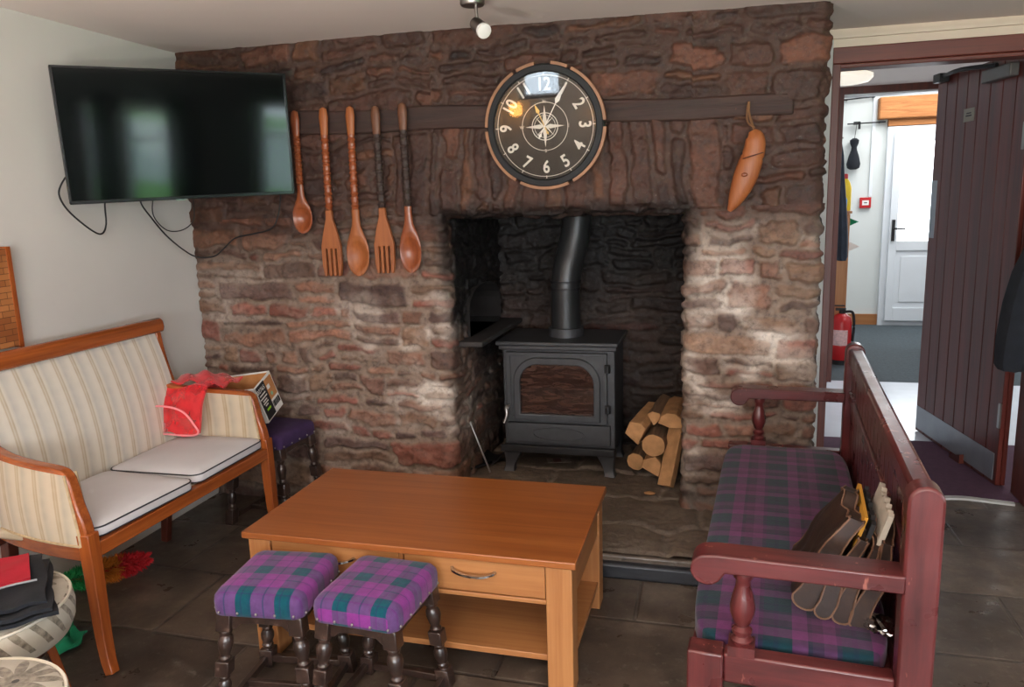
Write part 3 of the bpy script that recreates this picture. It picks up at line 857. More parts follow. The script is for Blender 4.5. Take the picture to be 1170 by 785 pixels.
for lx, sx in ((SX0+.045, -1), (SX1-.045, 1)):
    for ly, sy in ((SY0+.03, -1), (SY1-.04, 1)):
        bm = BM(); prev = None
        prof = [(.046, .218, 0), (.040, .19, .004), (.030, .16, .010), (.024, .13, .016), (.026, .108, .020), (.030, .098, .021)]
        rings = []
        for r, z, o_ in prof:
            rings.append([bm.verts.new((lx+sx*o_+a*r, ly+sy*o_+b*r, z)) for a, b in ((-1, -1), (1, -1), (1, 1), (-1, 1))])
        for a, b in zip(rings, rings[1:]):
            for i in range(4): bm.faces.new([a[i], a[(i+1) % 4], b[(i+1) % 4], b[i]])
        bm.faces.new(rings[0]); bm.faces.new(rings[-1][::-1])
        obj('leg', bm, M['iron'], st, bevel=.004)
fp = [(-.757, 3.76, .765), (-.757, 3.76, .93), (-.756, 3.76, 1.02), (-.745, 3.775, 1.12), (-.722, 3.80, 1.22), (-.706, 3.815, 1.32), (-.703, 3.82, 1.42), (-.703, 3.82, 1.72)]
bm = BM(); tube(bm, fp, .073, 28, 6, up=Vector((0, 1, 0))); fl = obj('flue_pipe', bm, M['flue'], st)
bm = BM(); lathe(bm, [(.088, 0), (.088, .045), (.076, .047)], 28, Matrix.Translation((-.757, 3.76, .765))); obj('collar', bm, M['iron'], fl)
bm = BM(); lathe(bm, [(.0765, 0), (.0765, .012)], 28, Matrix.Translation((-.757, 3.76, 1.0))); obj('joint_band', bm, M['iron_dark'], fl)
bm = BM(); lathe(bm, [(.0765, 0), (.0765, .012)], 28, Matrix.Translation((-.757, 3.76, 1.035))); obj('joint_band', bm, M['iron_dark'], fl)

# ------------------------------------------------------------------ logs
def split_log(label, p0, p1, poly, rot=0, m=None, twist=0):
    Mx, L = align(p0, p1); bm = BM()
    Mx = Mx @ Matrix.Rotation(rot, 4, 'Z')
    prism(bm, poly, 0, L, 'z', Mx)
    bmesh.ops.subdivide_edges(bm, edges=[e for e in bm.edges if e.calc_length() > .1], cuts=4)
    for v in bm.verts: v.co += Vector((random.uniform(-1, 1), random.uniform(-1, 1), random.uniform(-1, 1)))*.0022
    bm.normal_update(); ax = (Vector(p1)-Vector(p0)).normalized()
    o = obj('firewood_log', bm, [M['bark'], M['log_end']], bevel=.004, smooth=True, ang=30)
    for k, pol in enumerate(o.data.polygons):
        pol.material_index = 1 if (abs(pol.normal.dot(ax)) > .8 or m == 'split') else 0
    tag(o, label, 'log', 'split logs stacked beside the stove'); return o
def rnd_poly(r, n=16, j=.05, a0=0, a1=2*pi): return [(r*(1+random.uniform(-j, j))*cos(a0+(a1-a0)*k/n), r*(1+random.uniform(-j, j))*sin(a0+(a1-a0)*k/n)) for k in range(n)]
half = [(-.06, -.015), (0, -.028), (.06, -.01), (.05, .025), (.02, .045), (-.02, .046), (-.05, .028)]
wedge = [(-.05, -.03), (.045, -.04), (.055, 0), (.02, .045), (-.02, .035)]
split_log('round log with a pale sawn end facing the room, in the pile by the stove', (-.302, 3.53, .285), (-.28, 3.80, .29), rnd_poly(.056))
split_log('split log tilted against the stove, upper left of the log pile', (-.388, 3.54, .345), (-.33, 3.84, .37), [(-.04, -.05), (.04, -.035), (.045, .03), (0, .055), (-.035, .045)], .5, 'split')
split_log('half-round log lying on top right of the log pile', (-.225, 3.55, .395), (-.21, 3.86, .40), half, .1, 'split')
split_log('rear log showing its brown bark at the top of the log pile', (-.30, 3.60, .40), (-.27, 3.9, .41), [(a*.7, b*.7) for a, b in wedge], 1.2)
split_log('wedge log under the round log, at the bottom of the pile', (-.305, 3.56, .172), (-.29, 3.84, .17), wedge, .6, 'split')
split_log('narrow split log standing on end, leaning against the pillar', (-.238, 3.50, .10), (-.185, 3.63, .39), [(-.042, -.02), (.042, -.028), (.03, .02), (-.01, .03)], 2.9, 'split')
split_log('bottom log half hidden in shadow behind the wedge log', (-.40, 3.66, .155), (-.36, 3.92, .155), rnd_poly(.045, 10))

# ------------------------------------------------------------------ clock
CX, CZ = -.712, 1.738; CY = YW-.082
tilt = Matrix.Translation((CX, CY, CZ)) @ Matrix.Rotation(radians(4.2), 4, 'X') @ Matrix.Rotation(pi/2, 4, 'X')   # local xy = face, z toward room
ck = thing('wall_clock', 'large round black wall clock with white numerals and compass rose', 'clock', (CX, CY, CZ))
bm = BM(); lathe(bm, [(.238, -.035), (.243, -.02), (.243, .012), (.236, .020), (.216, .022), (.210, .012), (.210, .002)], 72, tilt); obj('case', bm, M['black_matt'], ck)
face = NT('clock_face'); face.set(col=lin('#14110d'), rough=.6, spec=.1)
bm = BM(); lathe(bm, [(.212, -.004), (.212, .004)], 72, tilt); obj('dial', bm, face.m, ck)
rimm = plain('copper_rim', '#8c5e3c', .5, .2, 20, .2)
bm = BM()
def arcseg(bm, r0, r1, a0, a1, z0, z1, Mx, n=14):
    A = [[], [], [], []]
    for k in range(n+1):
        a = a0+(a1-a0)*k/n
        for q, (r, z) in enumerate(((r0, z0), (r1, z0), (r1, z1), (r0, z1))): A[q].append(bm.verts.new(Mx @ Vector((r*cos(a), r*sin(a), z))))
    for k in range(n):
        for q in range(4): bm.faces.new([A[q][k], A[q][k+1], A[(q+1) % 4][k+1], A[(q+1) % 4][k]])
    bm.faces.new([A[q][0] for q in range(4)]); bm.faces.new([A[q][n] for q in (3, 2, 1, 0)])
for a0, a1 in ((66, 82), (98, 116), (120, 178), (182, 238), (243, 292), (297, 357), (3, 62)):
    b2 = BM(); arcseg(b2, .240, .252, radians(a0), radians(a1), -.012, .016, tilt); obj('rim_segment', b2, rimm, ck)
white = plain('numeral_paint', '#c9c4ba', .6, .04)
for k in range(1, 13):
    a = pi/2-k*pi/6
    Mx = tilt @ Matrix.Translation((.163*cos(a), .163*sin(a), .0045)) @ Matrix.Rotation((a-pi/2) if k in (12, 1, 2, 3, 9, 10, 11) else (a+pi/2), 4, 'Z') @ Matrix.Scale(.85, 4, (1, 0, 0))
    obj('numeral', text_bm(str(k), .070, Mx, off=.0014), white, ck, smooth=False)
bm = BM()
for r in (.198, .094): arcseg(bm, r, r+.0022, 0, 2*pi, .0042, .0052, tilt, 80)
for r, w in ((.052, .003), (.043, .0015)): arcseg(bm, r, r+w, 0, 2*pi, .0042, .0052, tilt, 60)
for k in range(60):
    a = k*pi/30; b0 = .2 if k % 5 else .196
    if k % 5 == 0: arcseg(bm, b0, .208, a-.008, a+.008, .0042, .005, tilt, 1)
for k in range(16):
    a = k*pi/8; L = .082 if k % 4 == 0 else (.055 if k % 2 == 0 else .045); w = .13 if k % 4 == 0 else .1
    for s, dz in ((-1, 0), (1, .0004)):
        p = [(0, 0), (L*.28*cos(a+s*pi/8*1.0), L*.28*sin(a+s*pi/8)), (L*cos(a), L*sin(a))]
        if k % 2 == 0 and s == 1 or k % 4 == 0: 
            vs = [bm.verts.new(tilt @ Vector((x, y, .0052+dz))) for x, y in p]; bm.faces.new(vs)
obj('compass_rose', bm, white, ck, smooth=False)
sb = BM()
for ch, a in (('N', 90), ('E', 0), ('S', 270), ('W', 180)):
    obj('compass_letter', text_bm(ch, .018, tilt @ Matrix.Translation((.101*cos(radians(a))*.96, .101*sin(radians(a))*.96, .0045))), white, ck, smooth=False)
def hand(name, ang, L, tail, w, m, z):
    bm = BM(); R = tilt @ Matrix.Rotation(ang, 4, 'Z')
    for poly in ([(-.002, -tail), (.002, -tail), (.0018, L*.6), (-.0018, L*.6)], [(0, L*.55), (w, L*.66), (0, L), (-w, L*.66)], [(-w*.7, -tail*.9), (0, -tail*.6), (w*.7, -tail*.9), (0, -tail*1.2)]):
        prism(bm, poly, z, z+.0015, 'z', R)
    obj(name, bm, m, ck, smooth=False)
hand('minute_hand', radians(-29), .175, .045, .010, plain('silver_hand', '#d9d6cf', .3, .05), .010)
hand('hour_hand', radians(24), .098, .03, .008, plain('gold_hand', '#b89a55', .3, .05, metal=.7), .008)
cgl = bpy.data.materials.new('clock_glass'); cgl.use_nodes = True; t = cgl.node_tree; t.nodes.clear()
o_ = t.nodes.new('ShaderNodeOutputMaterial'); a_ = t.nodes.new('ShaderNodeBsdfTransparent'); g_ = t.nodes.new('ShaderNodeBsdfGlossy'); x_m = t.nodes.new('ShaderNodeMixShader')
g_.inputs['Roughness'].default_value = .03; x_m.inputs[0].default_value = .05
t.links.new(a_.outputs[0], x_m.inputs[1]); t.links.new(g_.outputs[0], x_m.inputs[2]); t.links.new(x_m.outputs[0], o_.inputs[0])
bm = BM(); lathe(bm, [(.211, .0135), (.211, .0150)], 72, tilt); obj('glass', bm, cgl, ck, smooth=False)

# ------------------------------------------------------------------ giant wooden spoons and forks
def utensil(kind, x, ztop, zbot, w, label, mh, mb, tb=.16, lean=0.0, mtop=None):
    y = YW-.054
    t = thing('wooden_'+kind, label, kind, (x, y, ztop), 0, 'giant wooden cutlery hung on the stone wall')
    H = ztop-zbot
    zn = ztop-H*(.60)          # neck
    hz = zbot                  # bottom
    def C(z): return x+lean*(ztop-z)/H
    bm = BM(); n = 16; rings = []
    # paddle at top and round shaft
    for z, a, b in [(ztop, .006, .005), (ztop-.006, .017, .008), (ztop-.04, .022, .011), (ztop-.09, .019, .011), (ztop-tb, .017, .012)]:
        rings.append([bm.verts.new((C(z)+a*cos(2*pi*k/n), y+b*sin(2*pi*k/n), z)) for k in range(n)])
    for a, b in zip(rings, rings[1:]):
        for k in range(n): bm.faces.new([a[k], a[(k+1) % n], b[(k+1) % n], b[k]])
    bm.faces.new(rings[0]); bm.faces.new(rings[-1][::-1])
    obj('grip', bm, mtop or mb, t)
    bm = BM(); rings = []; ns = 60
    for i in range(ns+1):
        z = ztop-tb+.002-(ztop-tb-zn)*i/ns
        r = .0165+.0022*sin(i*1.9)+.001*sin(i*5.1)
        rings.append([bm.verts.new((C(z)+r*cos(2*pi*k/n), y+r*.8*sin(2*pi*k/n), z)) for k in range(n)])
    for a, b in zip(rings, rings[1:]):
        for k in range(n): bm.faces.new([a[k], a[(k+1) % n], b[(k+1) % n], b[k]])
    bm.faces.new(rings[0]); bm.faces.new(rings[-1][::-1])
    obj('handle', bm, mh, t)
    zs = zn
    cxx = C((zn+hz)/2)
    bm = BM()
    if kind == 'spoon':
        Lb = (zn-hz); bl = Lb*.60; bc = hz+bl/2
        def wid(z):
            q = (z-hz)/(zn-hz)
            return max(w/2*float(np.interp(q, [0, .012, .04, .1, .2, .33, .45, .56, .66, .75, .87, 1], [.12, .30, .50, .75, .94, 1, .95, .80, .58, .40, .33, .33])), .005)
        N = 44; rings = []
        for i in range(N+1):
            z = hz+.001+(zn-hz)*i/N; a = max(wid(z), .004)
            s = (z-hz)/bl
            dep = .024*max(0, 1-((s-.5)/.52)**2)
            ring = []
            for k in range(20):
                th_ = 2*pi*k/20; X = a*cos(th_)
                yy = y+(.011 if s > 1 else .010)*sin(th_)+dep*.5*(1-(X/a)**2)*(1 if s < 1 else 0)
                ring.append(bm.verts.new((C(z)+X, yy+(0), z)))
            rings.append(ring)
        for a, b in zip(rings, rings[1:]):
            for k in range(20): bm.faces.new([a[k], a[(k+1) % 20], b[(k+1) % 20], b[k]])
        bm.faces.new(rings[0]); bm.faces.new(rings[-1][::-1])
        # hollow of the bowl
        for v in bm.verts:
            s = (v.co.z-hz)/bl
            if 0 < s < 1 and v.co.y < y+.012:
                a = max(wid(v.co.z), .004); q = ((v.co.x-C(v.co.z))/a)**2+((s-.5)/.46)**2
                if q < .8: v.co.y += .020*(1-q/.8)
        obj('bowl', bm, mb, t)
    else:
        sh = []
        zt_ = hz+(zn-hz)*.52
        left = [(-.015, zn), (-.017, zn-.04), (-w*.36, zt_+.04), (-w/2, zt_-.02), (-w*.49, hz+.05), (-w*.42, hz+.004)]
        slots = 3; tw = (w*.84)/(slots*2+1)*1.12; sw = (w*.84-tw*4)/3
        bot = []; xx = -w*.42
        for q in range(4):
            bot += [(xx+.002, hz), (xx+tw-.001, hz)]
            if q < 3:
                bot += [(xx+tw, hz+.01), (xx+tw, zt_-.03), (xx+tw+sw, zt_-.03), (xx+tw+sw, hz+.01)]
            xx += tw+sw
        poly = left+bot+[(-a, b) for a, b in left[::-1]]
        poly = [(cxx+a, b) for a, b in poly]
        prism(bm, poly, y-.008, y+.010, 'y')
        obj('tines', bm, mb, t, bevel=.003)
    return t
utensil('spoon', -1.868, 1.87, 1.325, .100, 'short reddish wooden spoon, nearest the television among the hung cutlery', M['carving_red'], M['carving_red'], .11)
utensil('fork', -1.725, 1.875, 1.128, .098, 'light wooden fork with carved shaft, between the short and the tall light spoons', M['carving_red'], M['carving'], .12, -.008)
utensil('spoon', -1.595, 1.872, 1.127, .112, 'tall light wooden spoon with carved shaft, middle of the hung cutlery', M['carving_red'], M['carving'], .12, -.008)
dkw = wood('brown_grip', '#50301f', '#744a33', 'z', 12, .5)
utensil('fork', -1.475, 1.866, 1.140, .096, 'wooden fork with dark wrapped handle, second from the fireplace', M['carving_dark'], M['carving'], .12, .008, dkw)
utensil('spoon', -1.348, 1.872, 1.140, .104, 'wooden spoon with dark wrapped handle, nearest the fireplace opening', M['carving_dark'], M['carving_red'], .115, .004, dkw)

# carved hanging ornament
t = thing('carved_ornament', 'carved orange wooden ornament hung from a cord on the right of the wall', 'ornament', (.08, YW-.07, 1.66))
bm = BM(); axis = [(.098, 1.68), (.108, 1.655), (.108, 1.615), (.098, 1.575), (.080, 1.52), (.060, 1.465), (.036, 1.41), (.018, 1.378)]
rad = [.014, .034, .040, .043, .046, .040, .024, .007]
ax = smoothpath([(x, YW-.075, z) for x, z in axis], 5); rr_ = smoothpath([(r, 0, 0) for r in rad], 5)
rings = []
for i, (p, r) in enumerate(zip(ax, rr_)):
    tt = (ax[min(i+1, len(ax)-1)]-ax[max(i-1, 0)]).normalized(); s = tt.cross(Vector((0, 1, 0))).normalized()
    g = 1-.08*(abs(p.z-1.585) < .006)
    rings.append([bm.verts.new(p+s*r.x*g*cos(2*pi*k/20)+Vector((0, 1, 0))*r.x*.72*g*sin(2*pi*k/20)) for k in range(20)])
for a, b in zip(rings, rings[1:]):
    for k in range(20): bm.faces.new([a[k], a[(k+1) % 20], b[(k+1) % 20], b[k]])
bm.faces.new(rings[0]); bm.faces.new(rings[-1][::-1]); obj('body', bm, M['carving'], t)
bm = BM(); tube(bm, [(.106, YW-.07, 1.68), (.092, YW-.06, 1.72), (.084, YW-.055, 1.75), (.083, YW-.05, 1.79)], .005, 8); tube(bm, [(.106, YW-.075, 1.69), (.080, YW-.062, 1.715), (.078, YW-.055, 1.76), (.083, YW-.05, 1.79)], .004, 8); obj('cord', bm, plain('cord', '#6f4c30', .9, .2, 30), t)
bm = BM(); sweep(bm, [Vector((.100+.0435*cos(a)*.98, YW-.075+.0325*sin(a), 1.585+.012*cos(a))) for a in [2*pi*k/32 for k in range(32)]], circ(.0028, 6), closed=True); obj('dark_band', bm, M['cherry_dark'], t)
bm = BM(); pillow(bm, (.072, YW-.112, 1.515), (.012, .006, .008), 2, 6); obj('knot', bm, M['carving_red'], t)

# ------------------------------------------------------------------ television
c_ = Vector((-2.126, 2.772, 1.746)); ya, ti, ro = .8653, .0715, .0264
rt = Vector((cos(ya), sin(ya), 0)); nn = Vector((sin(ya), -cos(ya), 0)); up_ = Vector((0, 0, 1))
up2 = up_*cos(ti)+nn*sin(ti); rt2 = rt*cos(ro)+up2*sin(ro); up3 = up2*cos(ro)-rt*sin(ro); n3 = rt2.cross(up3)
TM = Matrix(((rt2.x, up3.x, n3.x, c_.x), (rt2.y, up3.y, n3.y, c_.y), (rt2.z, up3.z, n3.z, c_.z), (0, 0, 0, 1)))
w2, h2 = .44, .254
tv = thing('television', 'large black flat-screen television on a wall bracket in the corner', 'television', tuple(c_))
bm = BM(); bx(bm, -w2, w2, -h2, h2, -.03, -.006, TM); obj('back_shell', bm, M['black_matt'], tv, bevel=.004)
bm = BM()
for q in ((-w2, w2, h2-.009, h2), (-w2, w2, -h2, -h2+.014), (-w2, -w2+.009, -h2, h2), (w2-.009, w2, -h2, h2)): bx(bm, q[0], q[1], q[2], q[3], -.008, .004, TM)
obj('bezel', bm, M['black_gloss'], tv, bevel=.0015)
scr = NT('screen_glass'); scr.set(col=lin('#050607'), rough=.07, spec=.55)
bm = BM(); bx(bm, -w2+.008, w2-.008, -h2+.013, h2-.008, -.006, .0, TM); obj('screen', bm, scr.m, tv, smooth=False)
bm = BM(); bx(bm, -.25, .25, -.15, .16, -.062, -.028, TM); obj('electronics_case', bm, M['black_matt'], tv, bevel=.01)
bm = BM(); a = TM @ Vector((0, 0, -.06)); cyl(bm, a, (-2.3, 2.99, 1.75), .018); cyl(bm, (-2.3, 2.99, 1.75), (-2.47, 2.85, 1.75), .018); bx(bm, -2.495, -2.47, 2.76, 2.94, 1.66, 1.84); obj('wall_bracket', bm, M['black_matt'], tv)
bm = BM(); bx(bm, -.06, -.02, -h2-.003, -h2+.001, -.004, .004, TM); obj('sensor_lens', bm, M['chrome'], tv)
def cable(label, pts, r=.0035):
    bm = BM(); tube(bm, pts, r, 8, 8); tag(obj('cable', bm, M['black_matt']), label, 'cable', 'cables hanging under the television')
cable('short black cable looping below the left end of the television', [(-2.455, 2.52, 1.62), (-2.468, 2.472, 1.56), (-2.475, 2.463, 1.515), (-2.475, 2.50, 1.455), (-2.475, 2.59, 1.385), (-2.475, 2.648, 1.362), (-2.475, 2.68, 1.40), (-2.46, 2.672, 1.49), (-2.42, 2.66, 1.56)])
cable('long black cable trailing from the television across the corner onto stone', [(-2.43, 2.86, 1.53), (-2.465, 2.884, 1.484), (-2.475, 2.954, 1.414), (-2.475, 3.028, 1.34), (-2.47, 3.125, 1.268), (-2.44, 3.185, 1.225), (-2.36, 3.205, 1.225), (-2.30, 3.205, 1.262), (-2.232, 3.205, 1.31), (-2.127, 3.205, 1.329), (-2.04, 3.205, 1.348), (-1.999, 3.205, 1.395), (-1.972, 3.205, 1.50), (-1.975, 3.19, 1.58)])
cable('thin black cable sagging in the corner beside the long cable', [(-2.44, 2.94, 1.53), (-2.47, 2.957, 1.433), (-2.474, 3.03, 1.364), (-2.474, 3.12, 1.352), (-2.45, 3.17, 1.375), (-2.43, 3.185, 1.42), (-2.40, 3.15, 1.52)], .0025)

# panel at left edge
bm = BM(); bx(bm, -2.495, -2.470, 1.55, 2.196, .98, 1.335); t = thing('wall_hanging', 'small-block wooden panel hung on the white wall above the sofa', 'wall hanging', (-2.48, 1.9, .98))
obj('board', bm, M['mosaic'], t, bevel=.003)
bm = BM(); bx(bm, -2.497, -2.465, 2.19, 2.206, .975, 1.34); obj('edge_strip', bm, M['cherry'], t)

# ------------------------------------------------------------------ ceiling spotlight
t = thing('ceiling_spotlight', 'small brushed-metal spotlight fixed to the ceiling above the clock', 'spotlight', (-.878, 2.80, 2.155))
L0 = Vector((-.876, 2.775, 2.155))
bm = BM(); lathe(bm, [(.040, -.026), (.044, -.02), (.044, .002)], 32, Matrix.Translation(L0)); obj('base', bm, M['steel'], t)
bm = BM(); cyl(bm, L0+Vector((.012, 0, -.02)), L0+Vector((.016, 0, -.085)), .0055); obj('stem', bm, M['steel'], t)
a = L0+Vector((.004, .01, -.082)); b = L0+Vector((.052, -.035, -.123))
Mx, L = align(a, b); bm = BM(); lathe(bm, [(.012, -.004), (.022, .002), (.024, .02), (.026, L*.8), (.024, L*.82)], 24, Mx); obj('lamp_head', bm, M['steel'], t)
bm = BM(); lathe(bm, [(.025, L*.8), (.027, L*.88), (.026, L), (.014, L+.003)], 24, Mx); obj('bulb', bm, M['white'], t)

# ------------------------------------------------------------------ sofa
so = thing('two_seat_sofa', 'two-seat sofa with orange wood frame and cream striped upholstery', 'sofa', (-2.15, 2.3, 0))
NY, FY = 1.815, 2.79   # near and far ends
FXs = -1.89
def leg_path(y, s):
    return [(FXs-.004, y, .47), (FXs, y, .36), (FXs+.002, y, .25), (FXs+.006, y-s*.002, .14), (FXs+.018, y-s*.008, .05), (FXs+.034, y-s*.014, .002)]
for y, s in ((NY, 1), (FY, -1)):
    bm = BM(); p = smoothpath(leg_path(y, s), 5); sweep(bm, p, rect(.023, .023), Vector((0, 1, 0)), scale=lambda k: 1-.30*k)
    obj('front_leg', bm, M['cherry'], so, bevel=.003)
for y in (NY+.10, FY-.1):
    bm = BM(); sweep(bm, smoothpath([(-2.33, y, .42), (-2.345, y, .22), (-2.375, y, .002)], 4), rect(.02, .02), Vector((0, 1, 0)), scale=lambda k: 1-.2*k)
    obj('rear_leg', bm, M['cherry_dark'], so, bevel=.003)
bm = BM(); bx(bm, FXs-.018, FXs+.018, NY, FY, .385, .432); obj('front_rail', bm, M['cherry_y'], so, bevel=.003)
bm = BM(); bx(bm, -2.36, -2.32, NY+.05, FY-.05, .36, .43); obj('rear_rail', bm, M['cherry_dark'], so, bevel=.003)
def side_y(x, s, y):   # plan curve of the tub arm
    k = min(1, max(0, (FXs-x)/.45)); return y+s*(.085*k**2-.0*k)
for y, s in ((NY, 1), (FY, -.55)):
    xs2 = [FXs-.45*k/8 for k in range(9)]
    bm = BM(); sweep(bm, [Vector((x, side_y(x, s, y), .405)) for x in xs2], rect(.014, .026)); obj('side_rail', bm, M['cherry_x'], so, bevel=.003)
    arm = [(FXs-.002, y, .45), (FXs-.008, y, .50), (FXs-.026, y, .56), (FXs-.038, y, .62), (FXs-.05, y, .652), (FXs-.085, side_y(FXs-.1, s, y), .665), (FXs-.2, side_y(FXs-.2, s, y), .672), (FXs-.32, side_y(FXs-.32, s, y), .68), (FXs-.44, side_y(FXs-.44, s, y), .70), (FXs-.49, side_y(FXs-.47, s, y), .73)]
    bm = BM(); sweep(bm, smoothpath(arm, 6), rect(.019, .014), Vector((0, 1, .01)).normalized() if False else Vector((0, 0, 1)))
    bm.free(); bm = BM()
    pth = smoothpath(arm, 6)
    # frame with fixed side axis (y) so the rail does not twist
    rings = []
    for i, p in enumerate(pth):
        tt = (pth[min(i+1, len(pth)-1)]-pth[max(i-1, 0)]).normalized(); sd = Vector((0, 1, 0)); u = tt.cross(sd).normalized()
        rings.append([bm.verts.new(p+sd*a_*.020+u*b_*.014) for a_, b_ in ((-1, -1), (1, -1), (1, 1), (-1, 1))])
    for a_, b_ in zip(rings, rings[1:]):
        for k in range(4): bm.faces.new([a_[k], a_[(k+1) % 4], b_[(k+1) % 4], b_[k]])
    bm.faces.new(rings[0]); bm.faces.new(rings[-1][::-1]); obj('armrest', bm, M['cherry_x'], so, bevel=.006)
    # upholstered side panel
    def sp(u, v, y=y, s=s):
        z = .432+(.662-.432)*v
        xf = FXs-.016-.032*max(0, (v-.15)); x = xf-(xf+2.33)*(u)
        z += .02*u*v
        return (x, side_y(x, s, y)+ (-.022 if s > 0 else .022)-(.008*sin(pi*u)*sin(pi*v) if s > 0 else -.008*sin(pi*u)*sin(pi*v)), z)
    bm = BM(); slab_surface(bm, sp, lambda u, v, s=s: (0, -1 if s > 0 else 1, 0), .044, 24, 10); pnl = obj('arm_panel', bm, M['stripe_x'], so)
    bm = BM()
    for off in (0, .045):
        pts = [Vector(sp(0, v/10))+Vector((.003, (off if s > 0 else -off), 0)) for v in range(11)]
        sweep(bm, pts, circ(.0045, 8), Vector((0, 1, 0)))
        pts = [Vector(sp(u/10, 0))+Vector((0, (off if s > 0 else -off), .001)) for u in range(11)]
        sweep(bm, pts, circ(.0045, 8))
    obj('braid', bm, plain('beige_braid', '#b09a78', .9, .15, 60, .3), pnl)
def bk(u, v):
    y = NY+.035+(FY-NY-.055)*u; z = .43+.505*v
    return (-2.288-.03*v-.062*v*v+.018*sin(pi*v)*(.6+.4*sin(pi*u)), y, z)
bm = BM(); slab_surface(bm, bk, lambda u, v: (1, 0, .15), .05, 30, 20); obj('backrest', bm, M['stripe_y'], so)
bm = BM()
prism(bm, [(-2.404, .925), (-2.362, .928), (-2.356, .95), (-2.36, .976), (-2.375, .99), (-2.40, .988), (-2.412, .965)], NY-.05, FY+.025, 'y'); obj('top_rail', bm, M['cherry_y'], so, bevel=.008)
for y in (FY-.002, NY-.015):
    bm = BM(); sweep(bm, smoothpath([(-2.385, y, .94), (-2.375, y, .86), (-2.355, y, .77), (-2.335, y, .70), (-2.30, y, .55), (-2.28, y, .40)], 5), rect(.013, .014), Vector((0, 1, 0))); obj('back_stile', bm, M['cherry'], so, bevel=.003)
bm = BM(); bx(bm, -2.31, FXs-.012, NY+.02, FY-.02, .405, .434); obj('seat_base', bm, plain('seat_base_cloth', '#b7aa92', .9, .08, 20, .2), so, bevel=.008)

def seat_cushion(label, cx, cy, hx, hy, rot, zb=.436):
    Mx = Matrix.Translation((cx, cy, zb)) @ Matrix.Rotation(rot, 4, 'Z')
    t = thing('seat_cushion', label, 'cushion', (cx, cy, zb), rot, 'loose cushions on the sofa')
    ol = rrect(hx, hy, .035); bm = BM()
    # slightly bowed front edge
    ol = [(x+(.012*(1-(y/hy)**2) if x > 0 else 0), y) for x, y in ol]
    dome_pad(bm, ol, [(.96, 0), (.99, .004), (1.0, .014), (1.0, .030), (.985, .038), (.93, .044), (.8, .050), (.6, .054), (.35, .056), (.1, .0565)], Mx)
    c = obj('cover', bm, M['grey_cushion'], t)
    bm = BM(); sweep(bm, [Mx @ Vector((x*.996, y*.996, .035)) for x, y in ol], circ(.0028, 6), closed=True)
    sweep(bm, [Mx @ Vector((x*.998, y*.998, .006)) for x, y in ol], circ(.0022, 6), closed=True); obj('piping', bm, M['piping'], t)
seat_cushion('grey seat cushion nearer the fireplace, under the red net bag', -2.085, 2.545, .20, .225, radians(1))
seat_cushion('grey seat cushion nearer the camera on the sofa', -2.08, 2.075, .205, .225, radians(-3))

# red net bag over the far arm
t = thing('net_bag', 'sheer red gauze bag draped over the far sofa arm', 'bag', (-2.23, 2.75, .6))
def nb(u, v):
    x = -2.45+.34*u; a = -1+2*v
    top = .70+.012*sin(u*9)
    if v < .62: # front fall
        k = v/.62; z = .515+(top-.505)*k+.010*sin(u*14)*(1-k); y = 2.648+.085*k-.014*sin(k*pi)*(1+.6*sin(u*11+k*4))
    else:
        k = (v-.62)/.38; z = top+.012*sin(pi*k)-.06*k*k; y = 2.74+.13*k
    x += .015*sin(v*8)*(1-u)
    return (x, y, z)
bm = BM(); slab_surface(bm, nb, lambda u, v: (0, -1, .2), .012, 36, 36); obj('net', bm, M['gauze'], t)
bm = BM(); sweep(bm, smoothpath([(-2.365, 2.652, .52), (-2.375, 2.645, .575), (-2.345, 2.64, .625), (-2.26, 2.635, .64), (-2.17, 2.637, .62), (-2.125, 2.645, .56), (-2.115, 2.65, .525), (-2.16, 2.65, .512), (-2.27, 2.65, .513), (-2.34, 2.652, .508)], 5), circ(.0045, 8), closed=True); obj('drawstring', bm, plain('pink_cord', '#e48a90', .8, .1), t)
bm = BM()
def crumple(u, v):
    return (-2.25+.20*(u-.5)*1.5+.05, 2.83+.14*(v-.5), .725+.022*sin(pi*u)*sin(pi*v)+.008*sin(u*17+v*9)-.03*abs(u-.5))
slab_surface(bm, crumple, lambda u, v: (0, 0, 1), .008, 24, 14); obj('gathered_top', bm, M['gauze'], t)

